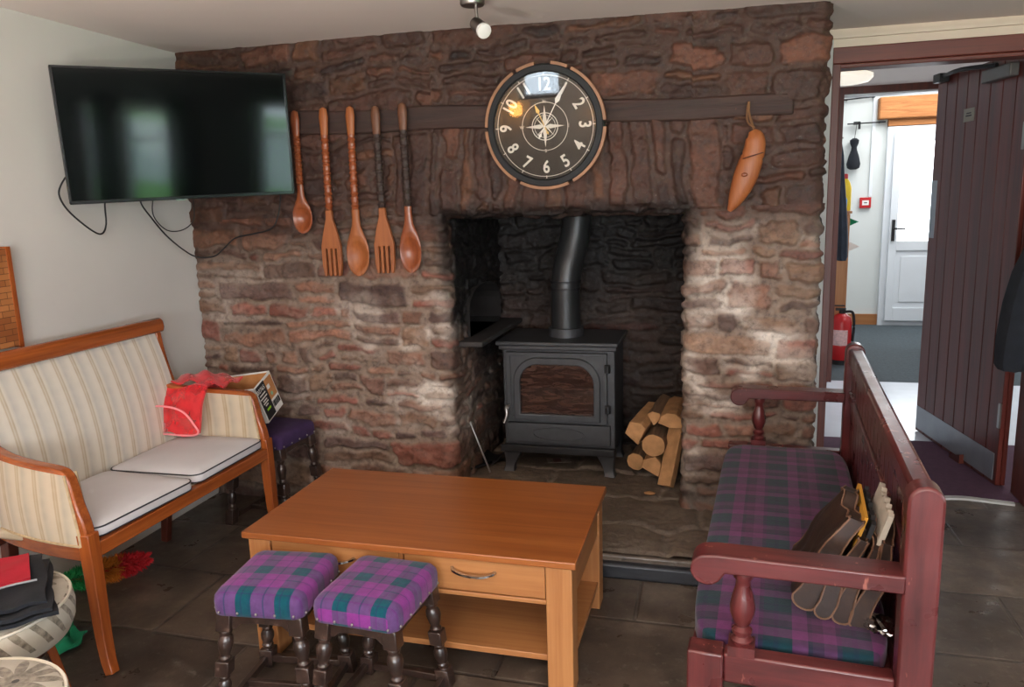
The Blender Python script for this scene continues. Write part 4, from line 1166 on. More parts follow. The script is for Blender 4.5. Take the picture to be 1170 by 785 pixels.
# ------------------------------------------------------------------ turned-leg stools
def leg_profile():
    return [(.017, 0), (.021, .012), (.023, .03), (.015, .048), (.012, .055), (.019, .062), (.019, .068), (.013, .074)], [(.013, .124), (.019, .130), (.013, .138), (.015, .150), (.023, .175), (.024, .195), (.018, .215), (.014, .225), (.020, .232), (.020, .24), (.016, .245)]
def stool_parts(t, hx, hy, top, mat, Mw, sp=.032):
    ztop = top-.072       # underside of pad
    # pad
    ol = rrect(hx, hy, .03, 5); bm = BM()
    dome_pad(bm, ol, [(.965, ztop-.004), (.99, ztop), (1.0, ztop+.012), (1.0, ztop+.036), (.985, ztop+.050), (.93, ztop+.061), (.8, ztop+.068), (.6, ztop+.071), (.3, ztop+.072), (.05, ztop+.072)], Mw)
    # refine so the top is round
    pad = obj('seat_pad', bm, mat, t)
    bm = BM()
    for k in range(5):
        for s in (-1, 1):
            for p in (((-.82+.41*k)*hx, s*(hy+.0005), 0), (s*(hx+.0005), (-.82+.41*k)*hy, 0)):
                q = Vector((p[0], p[1], ztop+.009)); b2 = BM(); bmesh.ops.create_uvsphere(b2, u_segments=8, v_segments=5, radius=.0042); b2.transform(Mw @ Matrix.Translation(q)); obj('nailhead', b2, M['steel'], pad)
    zt_ = ztop; zl = zt_-.055
    # apron with shaped lower edge
    for ax_ in ('x', 'y'):
        for s in (-1, 1):
            L = (hx if ax_ == 'x' else hy)-.028
            poly = [(-L, zt_), (L, zt_), (L, zl), (L-.03, zl+.004), (L-.045, zl+.018), (0, zl+.022), (-L+.045, zl+.018), (-L+.03, zl+.004), (-L, zl)]
            bm = BM()
            o_ = (hy if ax_ == 'x' else hx)-.030
            prism(bm, poly, s*o_-.009, s*o_+.009, 'y' if ax_ == 'x' else 'x', Mw); obj('apron', bm, M['turned'], t, bevel=.002)
    # legs
    lo, hi = leg_profile(); sc = (zt_-.055)/.252
    for sx in (-1, 1):
        for sy in (-1, 1):
            tx, ty = sx*(hx-.030), sy*(hy-.030); bxp, byp = sx*(hx-.030+sp), sy*(hy-.030+sp*.8)
            Sh = Matrix.Identity(4); Sh[0][2] = (tx-bxp)/zt_; Sh[1][2] = (ty-byp)/zt_; Sh[0][3] = bxp; Sh[1][3] = byp
            G = Mw @ Sh; bm = BM()
            b = .0215
            bx(bm, -b, b, -b, b, zt_-.055, zt_-.001, G)
            z1, z2 = .074*sc+0, .124*sc
            lathe(bm, [(r, z*sc+.0) for r, z in lo if z > .047][0:0] or [(.016, 0.052*sc), (.0135, .058*sc), (.019, .066*sc), (.014, .075*sc)], 16, G)
            bx(bm, -b, b, -b, b, 0, .055*sc, G)                       # foot block
            lathe(bm, [(.015, .075*sc), (.021, .092*sc), (.0205, .105*sc), (.014, .118*sc), (.018, .124*sc), (.014, .13*sc)], 16, G)
            bx(bm, -b*.95, b*.95, -b*.95, b*.95, .130*sc, .170*sc, G)  # mid block
            lathe(bm, [(.014, .168*sc), (.019, .175*sc), (.013, .183*sc), (.019, .198*sc), (.0225, .215*sc), (.021, .228*sc), (.0145, .238*sc), (.019, .245*sc), (.019, .252*sc)], 16, G)
            obj('leg', bm, M['turned'], t, bevel=.003)
    ex, ey = hx-.030+sp*.92, hy-.030+sp*.8*.92
    for s in (-1, 1):
        bm = BM(); bx(bm, s*ex-.009, s*ex+.009, -ey, ey, .018, .042, Mw); obj('stretcher', bm, M['turned'], t, bevel=.002)
        bm = BM(); bx(bm, -ex, ex, s*ey*.98-.009, s*ey*.98+.009, .016, .038, Mw) if s > 0 else bx(bm, -ex, ex, -.009, .009, .020, .040, Mw); obj('stretcher', bm, M['turned'], t, bevel=.002)
def stool(label, x, y, rz, hx, hy, top, mat, group):
    t = thing('tartan_stool' if mat is M['tartan'] else 'padded_stool', label, 'stool', (x, y, 0), rz, group)
    stool_parts(t, hx, hy, top, mat, Matrix.Translation((x, y, 0)) @ Matrix.Rotation(rz, 4, 'Z')); return t
stool('tartan stool on the left of the pair in front of the coffee table', -1.242, 1.835, radians(6), .135, .145, .408, M['tartan'], 'tartan stools by the coffee table')
stool('tartan stool in front of the coffee table drawer, nearer the settle', -.930, 1.845, radians(-3), .130, .148, .410, M['tartan'], 'tartan stools by the coffee table')
stool('dark stool with plain purple seat in the corner behind the sofa', -2.03, 3.045, radians(-4), .155, .145, .455, M['purple_plain'], None)

# cardboard box on the corner stool
cb = NT('cardboard'); cb.set(col=cb.ramp(cb.noise(20, 3), [(.3, lin('#a9713f')), (.7, lin('#b98250'))]), rough=.9)
wc = plain('white_card', '#d8d6cf', .8, .03)
Bx = Matrix.Translation((-2.115, 2.93, .592)) @ Matrix.Rotation(radians(3), 4, 'Z') @ Matrix.Rotation(radians(-8), 4, 'Y') @ Matrix.Rotation(radians(18), 4, 'X')
hx, hy, hz_ = .165, .078, .090
INVB = Bx
t = thing('cardboard_box', 'open white and brown cardboard carton with black label tilted on the corner stool', 'box', (-2.075, 2.975, .46))
bm = BM()
for q in ((-hx, hx, -hy, hy, -hz_, -hz_+.003), (-hx, hx, -hy, -hy+.003, -hz_, hz_), (-hx, hx, hy-.003, hy, -hz_, hz_), (-hx, -hx+.003, -hy, hy, -hz_, hz_), (hx-.003, hx, -hy, hy, -hz_, hz_)): bx(bm, *q, Bx)
obj('carton', bm, wc, t, smooth=False)
bm = BM()
for q in ((-hx+.0035, hx-.0035, -hy+.0035, hy-.0035, -hz_+.0035, -hz_+.005), (-hx+.0035, hx-.0035, hy-.005, hy-.0035, -hz_+.004, hz_-.006), (-hx+.0035, -hx+.005, -hy+.004, hy-.004, -hz_+.004, hz_-.006), (-hx+.0035, hx-.0035, -hy+.0035, -hy+.005, -hz_+.004, hz_-.006), (hx-.005, hx-.0035, -hy+.004, hy-.004, -hz_+.004, hz_-.006)): bx(bm, *q, Bx)
obj('brown_lining', bm, cb.m, t, smooth=False)
bm = BM(); bx(bm, hx+.0002, hx+.0012, -hy+.008, .005, -hz_+.006, hz_-.006, Bx); lb = obj('black_label', bm, M['black_matt'], t, smooth=False)
bm = BM(); bx(bm, hx+.0002, hx+.0012, .006, hy-.006, -.02, hz_-.012, Bx); obj('brown_print', bm, cb.m, t, smooth=False)
def onend(y, z): return Bx @ Matrix.Translation((hx+.0016, y, z)) @ Matrix.Rotation(pi/2, 4, 'Z') @ Matrix.Rotation(pi/2, 4, 'X')
tb_ = BM(); join_into(tb_, text_bm('02765', .028, onend(-.037, .058), .0002))
obj('number_print', tb_, wc, lb, smooth=False)
bm = BM()
for k, (z, w_) in enumerate(((.036, .026), (.020, .030), (.006, .018), (-.006, .022), (-.018, .012))): bx(bm, hx+.0013, hx+.0018, -.037-w_, -.037+w_, z-.003, z+.003, Bx)
obj('label_lines', bm, wc, lb, smooth=False)
bm = BM(); bx(bm, hx+.0013, hx+.0018, -.05, -.015, -.045, -.035, Bx); obj('green_mark', bm, plain('green_print', '#86c61a', .7, .02), lb, smooth=False)
bm = BM(); bx(bm, hx+.0013, hx+.0018, .010, .035, .03, .05, Bx); obj('white_sticker', bm, wc, t, smooth=False)
bm = BM(); lathe(bm, [(.009, 0), (.009, .0006)], 20, onend(.03, .002)); obj('green_sticker', bm, plain('green_sticker', '#7fb08a', .7, .05), t, smooth=False)
bm = BM()
random.seed(3); yy = .010
while yy < .072:
    w_ = random.choice((.001, .002, .003)); bx(bm, hx+.0003, hx+.0012, yy, yy+w_, -.062, -.032, Bx); yy += w_+random.choice((.0015, .003))
obj('barcode', bm, M['black_matt'], t, smooth=False)

# ------------------------------------------------------------------ coffee table
TX0, TX1, TY0, TY1, TZ = -1.475, -.388, 1.998, 2.605, .43
t = thing('coffee_table', 'rectangular orange oak coffee table with drawers and lower shelf', 'table', ((TX0+TX1)/2, (TY0+TY1)/2, 0))
bm = BM(); bx(bm, TX0, TX1, TY0, TY1, TZ-.022, TZ); obj('tabletop', bm, M['oak'], t, bevel=.003)
i_ = .014; lw_ = .078
for x in (TX0+i_, TX1-i_-lw_):
    for y in (TY0+i_, TY1-i_-lw_):
        bm = BM(); bx(bm, x, x+lw_, y, y+lw_, 0, TZ-.022); obj('leg', bm, M['oak_light'], t, bevel=.003)
xa, xb = TX0+i_+lw_, TX1-i_-lw_
bm = BM(); bx(bm, xa, xb, TY0+i_+.004, TY0+i_+.022, .282, .296); obj('drawer_rail', bm, M['oak_x'], t, bevel=.002)
bm = BM(); bx(bm, xa, xb, TY1-i_-.022, TY1-i_-.004, .282, TZ-.022); obj('back_apron', bm, M['oak_x'], t, bevel=.002)
for x in (TX0+i_+.006, TX1-i_-.024):
    bm = BM(); bx(bm, x, x+.018, TY0+i_+lw_, TY1-i_-lw_, .282, TZ-.022); obj('side_apron', bm, M['oak_y'], t, bevel=.002)
bm = BM(); bx(bm, TX0+i_+.006, TX1-i_-.006, TY0+i_+.03, TY1-i_-.01, .085, .105); obj('lower_shelf', bm, M['oak_x'], t, bevel=.002)
bm = BM(); bx(bm, xa-.01, xb+.01, TY0+i_+.05, TY1-i_-.03, .284, .30); obj('drawer_floor', bm, M['oak_x'], t)
xm = (xa+xb)/2
for a, b in ((xa, xm-.006), (xm+.006, xb)):
    bm = BM(); bx(bm, a+.003, b-.003, TY0+i_+.006, TY0+i_+.026, .299, TZ-.026); d_ = obj('drawer', bm, M['oak_x'], t, bevel=.002)
    cxh = (a+b)/2; bm = BM()
    yh = TY0+i_
    sweep(bm, smoothpath([(cxh-.066, yh+.006, .372), (cxh-.055, yh-.010, .368), (cxh-.02, yh-.020, .362), (cxh+.03, yh-.020, .361), (cxh+.06, yh-.008, .365), (cxh+.070, yh+.006, .368)], 5), rect(.005, .003)); obj('handle', bm, M['chrome'], d_)
bm = BM(); bx(bm, xm-.006, xm+.006, TY0+i_+.006, TY0+i_+.024, .296, TZ-.022); obj('drawer_divider', bm, M['oak_light'], t)

# ------------------------------------------------------------------ settle
SO = (-.062, 1.595, 0); SR = radians(-3.6)
se = thing('wooden_settle', 'high-backed dark red wooden settle with tartan seat pad and scroll arms', 'settle', SO, SR)
def L(name, bm, m, parent=None, **kw): return obj(name, bm, m, parent or se, local=True, **kw)
LN = 1.555
def post_poly(y0, y1, z0, z1, x0, x1):
    r = (x1-x0)/2; return [(x0, z0), (x1, z0)]+[((x0+x1)/2+r*cos(pi*k/12), z1-r+r*sin(pi*k/12)) for k in range(13)]
for y in (0, LN-.06):
    bm = BM(); prism(bm, post_poly(0, 0, 0, .878, .42, .487), y, y+.06, 'y'); L('back_post', bm, M['settle_z'], bevel=.006)
    bm = BM(); prism(bm, [(0, 0), (.078, 0), (.078, .455), (0, .455)], y, y+.06, 'y'); L('front_leg', bm, M['settle_z'], bevel=.005)
    bm = BM(); bx(bm, .078, .42, y+.008, y+.052, .385, .455); L('side_rail', bm, M['settle_x'], bevel=.005)
    # arm with scroll
    cx, cz, r = .040, .648, .034
    poly = [(.425, .688), (.425, .651), (.085, .651)]+[(cx+r*cos(a), cz+r*sin(a)) for a in [radians(d) for d in range(0, -271, -15)]]
    poly = [(.425, .690), (.425, .652), (.078, .649), (.0745, .642)]+[(cx+.0345*cos(radians(d)), .653+.0345*sin(radians(d))) for d in range(-25, -275, -12)]+[(.06, .690)]
    bm = BM(); prism(bm, poly, y-.006, y+.066, 'y'); L('armrest', bm, M['settle_x'], bevel=.004)
    # turned spindle
    G = Matrix.Translation((.115, y+.03, 0)); bm = BM()
    bx(bm, -.028, .028, -.028, .028, .455, .478, G)
    lathe(bm, [(.020, .477), (.024, .486), (.015, .494), (.022, .503), (.022, .51), (.013, .517), (.019, .527), (.026, .548), (.027, .565), (.022, .59), (.016, .61), (.0155, .625), (.021, .632), (.021, .645), (.018, .655)], 24, G); L('arm_spindle', bm, M['settle_z'])
bm = BM(); bx(bm, .015, .045, .06, LN-.06, .32, .40); L('front_rail', bm, M['settle_y'], bevel=.004)
bm = BM(); bx(bm, .0, .43, .05, LN-.05, .388, .404); L('seat_board', bm, M['settle_y'], bevel=.003)
bm = BM(); bx(bm, .43, .478, .06, LN-.06, .80, .862); L('top_rail', bm, M['settle_y'], bevel=.010)
bm = BM(); bx(bm, .43, .475, .06, LN-.06, .30, .40); L('bottom_rail', bm, M['settle_y'], bevel=.004)
bm = BM(); nb_ = 18; w_ = (LN-.12)/nb_
for k in range(nb_):
    y = .06+k*w_; bx(bm, .445, .462, y+.002, y+w_-.002, .395, .805)
L('back_boards', bm, M['settle_z'], bevel=.003)
bm = BM(); bx(bm, .436, .45, .06, LN-.06, .66, .70); L('middle_rail', bm, M['settle_y'], bevel=.004)
bm = BM()
pillow(bm, (.213, LN/2, .437), (.218, LN/2-.065, .034), 9, 24, .006); L('seat_pad', bm, M['tartan_big'])

# ------------------------------------------------------------------ satchel on the settle
BMx = Matrix.Translation((.262, 1.885, .478)) @ Matrix.Rotation(radians(-5), 4, 'Z') @ Matrix.Rotation(radians(16), 4, 'Y')
t = thing('leather_satchel', 'worn brown leather satchel slumped open against the settle back', 'bag', (.278, 1.885, .478))
def comp(name, b0, b1, t0, t1, hgt, ln, seed=0):
    n = 26; bm = BM(); m_ = 9
    side = lambda q, a, b: a+(b-a)*q
    prof = []
    cxb, hw = (b0+b1)/2, (b1-b0)/2
    for k in range(9):
        a = pi+pi*k/8; prof.append((cxb+hw*cos(a), hw*.9+hw*.9*sin(a)))
    for k in range(1, m_+1): q = k/m_; prof.append((side(q, b1, t1)+.004*sin(q*7+seed), hw*.9+(hgt-hw*.9)*q))
    for k in range(m_, 0, -1): q = k/m_; prof.append((side(q, b0, t0)+.004*sin(q*7+seed), hw*.9+(hgt-hw*.9)*q))
    rings = []
    def warp(x, v, z):
        q = z/hgt
        return BMx @ Vector((x+.007*sin(v*4+z*16+seed)*q+.003*sin(v*13+seed*3), ln*v*(1-.10*q)+.004*sin(z*40+x*60), z*(1-.06*abs(v)**4)+(.012*sin(v*4.5+seed)+.005*sin(v*12+seed*2))*q))
    for i in range(n+1):
        v = -1+2*i/n; rings.append([bm.verts.new(warp(x, v, z)) for x, z in prof])
    for a, b in zip(rings, rings[1:]):
        for k in range(len(prof)): bm.faces.new([a[k], a[(k+1) % len(prof)], b[(k+1) % len(prof)], b[k]])
    bm.faces.new(rings[0]); bm.faces.new(rings[-1][::-1])
    o = obj(name, bm, M['leather'], t)
    bm = BM()
    pr = prof[9+m_:][::1]+prof[:9]+prof[9:9+m_]
    for e_ in (-1, 1):
        sweep(bm, [warp(x, e_*1.01, z) for x, z in pr], circ(.0024, 6), Vector((0, 1, 0)))
    for xx in (t0, t1): sweep(bm, [warp(xx, -1+2*i/20, hgt) for i in range(21)], circ(.0022, 6))
    obj('seam', bm, M['seam'], o); return o
comp('front_pouch', -.092, -.036, -.040, -.010, .245, .135, seed=.3)
comp('middle_pouch', -.037, .004, -.008, .010, .222, .14, seed=1.4)
comp('middle_pouch', .003, .042, .022, .036, .225, .138, seed=2.2)
comp('rear_pouch', .041, .084, .052, .072, .235, .135, seed=3.6)
def sheet(name, label, cat, x, y0, y1, z0, z1, m, th_=.004, jag=0):
    bm = BM(); n = 24
    top = [(y1-(y1-y0)*k/n, z1+(random.uniform(-jag, jag))) for k in range(n+1)]
    poly = [(y0, z0), (y1, z0)]+top
    prism(bm, poly, x, x+th_, 'x', BMx)
    tag(obj(name, bm, m, smooth=False), label, cat)
sheet('envelope', 'orange-yellow envelope sticking out of the leather satchel', 'envelope', -.004, -.10, .12, .12, .252, plain('yellow_paper', '#c98f2c', .7, .08), .008)
sheet('folder', 'black folder between the yellow envelope and the white papers', 'folder',   .014, -.10, .125, .12, .246, M['black_matt'], .010, .005)
sheet('paper_stack', 'ragged off-white papers at the back of the leather satchel', 'papers', .036, -.115, .095, .12, .280, plain('old_paper', '#b5ab9c', .85, .1, 30, .3), .012, .006)
# foil
bm = BM(); bmesh.ops.create_icosphere(bm, subdivisions=3, radius=1)
for v in bm.verts:
    k = 1+random.uniform(-.22, .22); v.co = Vector((v.co.x*.030*k, v.co.y*.042*k, v.co.z*.012*k))+Vector((.352, 1.735, .488))
tag(obj('foil_wrapper', bm, M['chrome'], smooth=False), 'crumpled silver foil wrapper on the tartan pad below the satchel', 'wrapper')

# ------------------------------------------------------------------ poufs in the near left corner
def pouf(label, x, y, r, top, rot):
    t = thing('round_footstool', label, 'footstool', (x, y, 0), rot, 'round floral footstools')
    bm = BM(); Mw = Matrix.Translation((x, y, 0)) @ Matrix.Rotation(rot, 4, 'Z')
    lathe(bm, [(r*.86, top-.125), (r*.93, top-.118), (r*.985, top-.09), (r, top-.055), (r*.985, top-.03), (r*.955, top-.018), (r*.9, top-.010), (r*.7, top-.003), (r*.4, top), (.01, top)], 56, Mw); p = obj('seat_pad', bm, M['floral'], t)
    bm = BM(); sweep(bm, [Mw @ Vector((r*.962*cos(2*pi*k/56), r*.962*sin(2*pi*k/56), top-.0175)) for k in range(56)], circ(.0045, 6), closed=True); obj('piping', bm, plain('cream_piping', '#cfc8b8', .9, .05), p)
    bm = BM(); lathe(bm, [(r*.72, top-.16), (r*.78, top-.125)], 40, Mw); obj('base_ring', bm, M['cherry_dark'], t)
    for k in range(4):
        a = pi/4+k*pi/2; bm = BM()
        sweep(bm, [Mw @ Vector((r*q*cos(a), r*q*sin(a), z)) for q, z in ((.60, top-.13), (.72, top-.26), (.84, .0))], rect(.02, .014), scale=lambda k: 1-.35*k); obj('leg', bm, M['cherry'], t, bevel=.003)
pouf('round floral footstool carrying the black and red cloth', -1.965, 1.487, .235, .405, .4)
pouf('round floral footstool with bare top at the bottom left corner', -1.60, 1.105, .235, .40, .2)
# folded cloth with red panel
t = thing('folded_jacket', 'folded black garment with a red panel on the floral footstool', 'garment', (-1.88, 1.5, .41))
G = Matrix.Translation((-1.905, 1.50, .41)) @ Matrix.Rotation(radians(-42), 4, 'Z')
bm = BM()
for k, (a, b, dx) in enumerate(((.19, .135, 0), (.18, .13, .012), (.17, .12, -.006))):
    def f(u, v, k=k, a=a, b=b, dx=dx): return G @ Vector((dx+a*(2*u-1)*(1+.03*sin(v*9+k)), b*(2*v-1)*(1+.04*sin(u*8+k*2)), .012+.014*k+.005*sin(u*9+v*5+k)+.003*sin(v*17)))
    slab_surface(bm, f, lambda u, v: (0, 0, 1), .010, 24, 18)
obj('black_cloth', bm, M['navy'], t)
bm = BM()
slab_surface(bm, lambda u, v: G @ Vector((-.17+.19*u, -.115+.20*v, .056+.004*sin(u*7+v*5))), lambda u, v: (0, 0, 1), .008, 16, 12); obj('red_panel', bm, M['red_cloth'], t)
bm = BM(); tube(bm, [G @ Vector(p) for p in ((.05, .10, .055), (.06, .02, .060), (.08, -.07, .055))], .003, 6); obj('grey_strap', bm, plain('grey_strap', '#8d8f93', .6, .05), t)

# feather dusters on the floor
def fluffy(name, label, cat, p0, p1, r0, cols, n=2600, L_=.045, group=None):
    Mx, L = align(p0, p1)
    t = thing(name, label, cat, tuple(p0), 0, group)
    bms = [BM() for _ in cols]
    for i in range(n):
        s = random.random(); a = random.uniform(0, 2*pi)
        r = r0*sqrt(max(.02, 1-(2*s-1)**2*.85)); base = Vector((r*.25*cos(a), r*.25*sin(a), s*L))
        tip = Vector((r*cos(a)*random.uniform(.8, 1.08), r*sin(a)*random.uniform(.8, 1.08), s*L+random.uniform(-.01, .03)))
        base, tip = Mx @ base, Mx @ tip
        if tip.z < .002: tip.z = .002+random.random()*.004
        if base.z < .004: base.z = .004
        d = (tip-base).normalized(); sd = d.cross(Vector((random.uniform(-1, 1), random.uniform(-1, 1), random.uniform(-1, 1)))).normalized()*.0035
        mid = (base+tip)/2; k = min(len(cols)-1, int(s*len(cols)+random.uniform(-.12, .12))) if s*len(cols) > .15 else 0
        b = bms[max(0, k)]
        vs = [b.verts.new(q) for q in (base, mid+sd, tip, mid-sd)]; b.faces.new(vs)
    for b, (nm, m) in zip(bms, cols):
        obj(nm, b, m, t, smooth=False)['kind'] = 'stuff'
    return t
fr_ = plain('feather_red', '#b8141f', .9, .15, 30); fo = plain('feather_orange', '#c4761f', .9, .15, 30); fg = plain('feather_green', '#1f9a52', .9, .15, 30)
t = fluffy('feather_duster', 'rainbow feather duster lying on the floor under the sofa', 'duster', Vector((-2.44, 2.16, .055)), Vector((-2.24, 2.42, .055)), .062, [('green_feathers', fg), ('orange_feathers', fo), ('red_feathers', fr_)])
bm = BM(); cyl(bm, (-2.425, 2.165, .05), (-2.25, 2.42, .05), .012); obj('core', bm, fr_, t)
# green cloth scrap
bm = BM()
slab_surface(bm, lambda u, v: (-2.22+.13*u+.02*sin(v*5), 1.86+.11*v+.02*sin(u*6), .012+.03*sin(pi*u)*abs(sin(v*5))+.012*sin(u*11)**2), lambda u, v: (0, 0, 1), .006, 16, 14)
tag(obj('green_cloth', bm, M['green_cloth']), 'crumpled bright green cloth on the floor behind the footstools', 'cloth')

# ------------------------------------------------------------------ fireplace oddments
bm = BM(); tube(bm, [(-1.262, 3.47, .56), (-1.20, 3.49, .38), (-1.10, 3.49, .115)], .005, 8, 4); 
pk = thing('fire_poker', 'thin metal fire poker leaning in the fireplace left of the stove', 'poker', (-1.10, 3.47, .1))
obj('rod', bm, M['steel'], pk)
bm = BM(); cyl(bm, (-1.262, 3.47, .56), (-1.285, 3.463, .62), .008); obj('handle', bm, M['black_matt'], pk)
sh = thing('ash_shovel', 'black ash shovel lying on the hearth beside the left pillar', 'shovel', (-1.2, 3.55, .1))
bm = BM(); slab_surface(bm, lambda u, v: (-1.19+.10*u, 3.62+.12*v, .112+.03*(2*u-1)**2+.01*v), lambda u, v: (0, 0, 1), .003, 10, 6); obj('blade', bm, M['iron_dark'], sh)
bm = BM(); tube(bm, [(-1.14, 3.63, .12), (-1.19, 3.52, .125), (-1.27, 3.38, .13)], .008); obj('handle', bm, M['iron_dark'], sh)
bm = BM(); bx(bm, -.06, .06, -.035, .035, 0, .002, Matrix.Translation((-.805, 3.745, .108)) @ Matrix.Rotation(.3, 4, 'Z')); t = thing('printed_card', 'small printed card lying on the hearth under the stove', 'card', (-.805, 3.745, .108)); obj('card', bm, plain('card_dull', '#6e625c', .6, .5, 40), t, smooth=False)
bm = BM(); bx(bm, -.03, .01, -.028, .028, .0022, .003, Matrix.Translation((-.805, 3.745, .108)) @ Matrix.Rotation(.3, 4, 'Z')); obj('picture', bm, plain('card_picture', '#4a2420', .6, .4, 50), t, smooth=False)
bm = BM(); lathe(bm, [(.018, 0), (.020, .003), (.014, .006)], 12, Matrix.Translation((-.306, 3.385, .104)) @ Matrix.Scale(1.3, 4, (1, 0, 0))); tag(obj('wood_chip', bm, M['log_end']), 'pale wood chip lying on the hearth in front of the logs', 'chip')
bm = BM(); lathe(bm, [(.02, 0), (.038, .01), (.045, .05), (.035, .09), (.014, .13), (.010, .165), (.014, .17)], 24, Matrix.Translation((-1.30, 3.72, .80))); tag(obj('stoneware_bottle', bm, plain('grey_stoneware', '#4a4a4c', .5, .15, 12)), 'dim grey bottle standing in the arched recess of the fireplace', 'bottle')

# ------------------------------------------------------------------ inner door leaf
H0 = Vector((1.315, 4.03, 0)); a_ = atan2(4.94-4.03, 1.157-1.315); Ln = .93
dl = thing('open_door', 'dark boarded door standing open into the passage with metal kick plate', 'door', tuple(H0), a_)
def D(name, bm, m, parent=None, **kw): return obj(name, bm, m, parent or dl, local=True, **kw)
# local x along leaf, local -y... face toward the room's left is +y
bm = BM(); nb_ = 8; w_ = Ln/nb_
for k in range(nb_): bx(bm, k*w_+.0025, (k+1)*w_-.0025, -.0, .022, .012, 2.035)
bx(bm, 0, Ln, -.022, .0, .012, 2.035)
leaf = D('boards', bm, M['door_board'], bevel=.003)
bm = BM(); bx(bm, .03, Ln-.01, .022, .0245, .03, .165); D('kick_plate', bm, plain('dull_alloy', '#8d9196', .35, .08, 12, 0, .6))
bm = BM(); bx(bm, Ln-.075, Ln-.01, .022, .0245, 1.16, 1.48); D('finger_plate', bm, plain('dull_plate', '#8f959b', .4, .05, 12, 0, .4))
bm = BM(); bx(bm, .49, .60, .022, .0245, 1.77, 1.835); sg = D('sign_plate', bm, plain('sign_metal', '#7c7466', .5, .08, 20))
bm = BM(); bx(bm, .515, .575, .0246, .0252, 1.795, 1.802); bx(bm, .52, .57, .0246, .0252, 1.808, 1.814); D('sign_print', bm, M['black_matt'], sg)
bm = BM(); bx(bm, .10, .36, .022, .065, 1.93, 1.99); cl = D('door_closer', bm, plain('closer_grey', '#4b4845', .4, .1), bevel=.006)
bm = BM(); tube(bm, [(.25, .05, 2.0), (.50, .10, 2.02), (.80, .055, 2.03)], .011, 8, 3); bx(bm, .78, .86, .03, .08, 2.0, 2.045); D('closer_arm', bm, M['iron_dark'], cl)
for z in (.3, 1.6):
    bm = BM(); bx(bm, 0, .02, .022, .030, z, z+.12); D('hinge', bm, M['steel'])
bm = BM(); prism(bm, [(-.06, 0), (.05, 0), (.05, .012), (-.06, .05)], -.02, .02, 'y', Matrix.Translation((1.225, 4.40, .01)) @ Matrix.Rotation(1.75, 4, 'Z')); tag(obj('door_wedge', bm, M['cherry_dark']), 'small wooden wedge holding the boarded door open', 'wedge')

# coat at the right edge
t = thing('hanging_coat', 'dark coat hanging on the door frame at the right edge', 'coat', (1.30, 3.72, .66))
bm = BM(); n = 28; rings = []
for z, rx, ry, dx in ((.655, .045, .05, -.06), (.68, .085, .055, -.035), (.8, .10, .06, -.02), (.95, .105, .06, .0), (1.08, .10, .055, .02), (1.18, .075, .045, .03), (1.28, .05, .035, .05), (1.36, .02, .02, .055)):
    rings.append([bm.verts.new((1.272+dx+rx*cos(2*pi*k/n)*(1+.07*sin(5*2*pi*k/n)), 3.715+ry*sin(2*pi*k/n)*(1+.12*sin(7*2*pi*k/n)), z)) for k in range(n)])
for a, b in zip(rings, rings[1:]):
    for k in range(n): bm.faces.new([a[k], a[(k+1) % n], b[(k+1) % n], b[k]])
bm.faces.new(rings[0]); bm.faces.new(rings[-1][::-1]); obj('coat_body', bm, M['navy'], t)
bm = BM(); cyl(bm, (1.335, 3.80, 1.37), (1.325, 3.71, 1.36), .006); obj('hook', bm, M['steel'], t)

# ------------------------------------------------------------------ passage and hall things
t = thing('ceiling_lamp', 'round white lamp on the passage ceiling seen above the doorway', 'lamp', (.70, 5.2, 2.16))
bm = BM(); lathe(bm, [(.10, 2.135), (.10, 2.16)], 32, Matrix.Translation((.70, 5.2, 0))); obj('base', bm, M['white'], t)
bm = BM(); lathe(bm, [(.06, 2.065), (.115, 2.075), (.14, 2.10), (.14, 2.12), (.10, 2.136)], 32, Matrix.Translation((.70, 5.2, 0))); obj('diffuser', bm, M['lamp_face'], t)
t = thing('fire_extinguisher', 'red fire extinguisher standing on the grey carpet by the doorway', 'extinguisher', (.962, 6.85, 0))
G = Matrix.Translation((.962, 6.85, 0))
bm = BM(); lathe(bm, [(.078, .03), (.082, .045), (.082, .36), (.07, .40), (.04, .425), (.028, .43)], 28, G); obj('cylinder', bm, M['red_plastic'], t)
bm = BM(); lathe(bm, [(.084, .006), (.084, .045)], 28, G); obj('base_ring', bm, M['black_matt'], t)
bm = BM(); lathe(bm, [(.022, .425), (.022, .46)], 16, G); bx(bm, -.05, .03, -.012, .012, .455, .475, G); bx(bm, -.06, .02, -.01, .01, .49, .50, G); obj('valve', bm, M['black_matt'], t)
bm = BM(); tube(bm, [G @ Vector(p) for p in ((.02, 0, .445), (.08, -.02, .44), (.095, -.02, .33), (.088, -.02, .2))], .011); obj('hose', bm, M['black_matt'], t)
bm = BM(); arcseg(bm, .0825, .084, radians(215), radians(300), .17, .30, G, 10); obj('label', bm, plain('extinguisher_label', '#cfa9a6', .5, .2, 60), t)
t = thing('hall_cabinet', 'orange wooden cabinet at the left of the hall', 'cabinet', (.88, 7.12, 0))
bm = BM(); bx(bm, .74, 1.012, 7.0, 7.5, 0, 1.245); obj('carcass', bm, M['oak_light'], t, bevel=.004)
bm = BM(); bx(bm, .73, 1.025, 6.99, 7.51, 1.247, 1.268); obj('top_board', bm, M['oak_y'], t, bevel=.003)
bm = BM(); bx(bm, .76, .99, 6.985, 7.0, .05, 1.2); d_ = obj('cabinet_door', bm, M['oak_light'], t, bevel=.004)
bm = BM(); cyl(bm, (.77, 6.985, .7), (.77, 6.96, .7), .012); obj('knob', bm, M['steel'], d_)
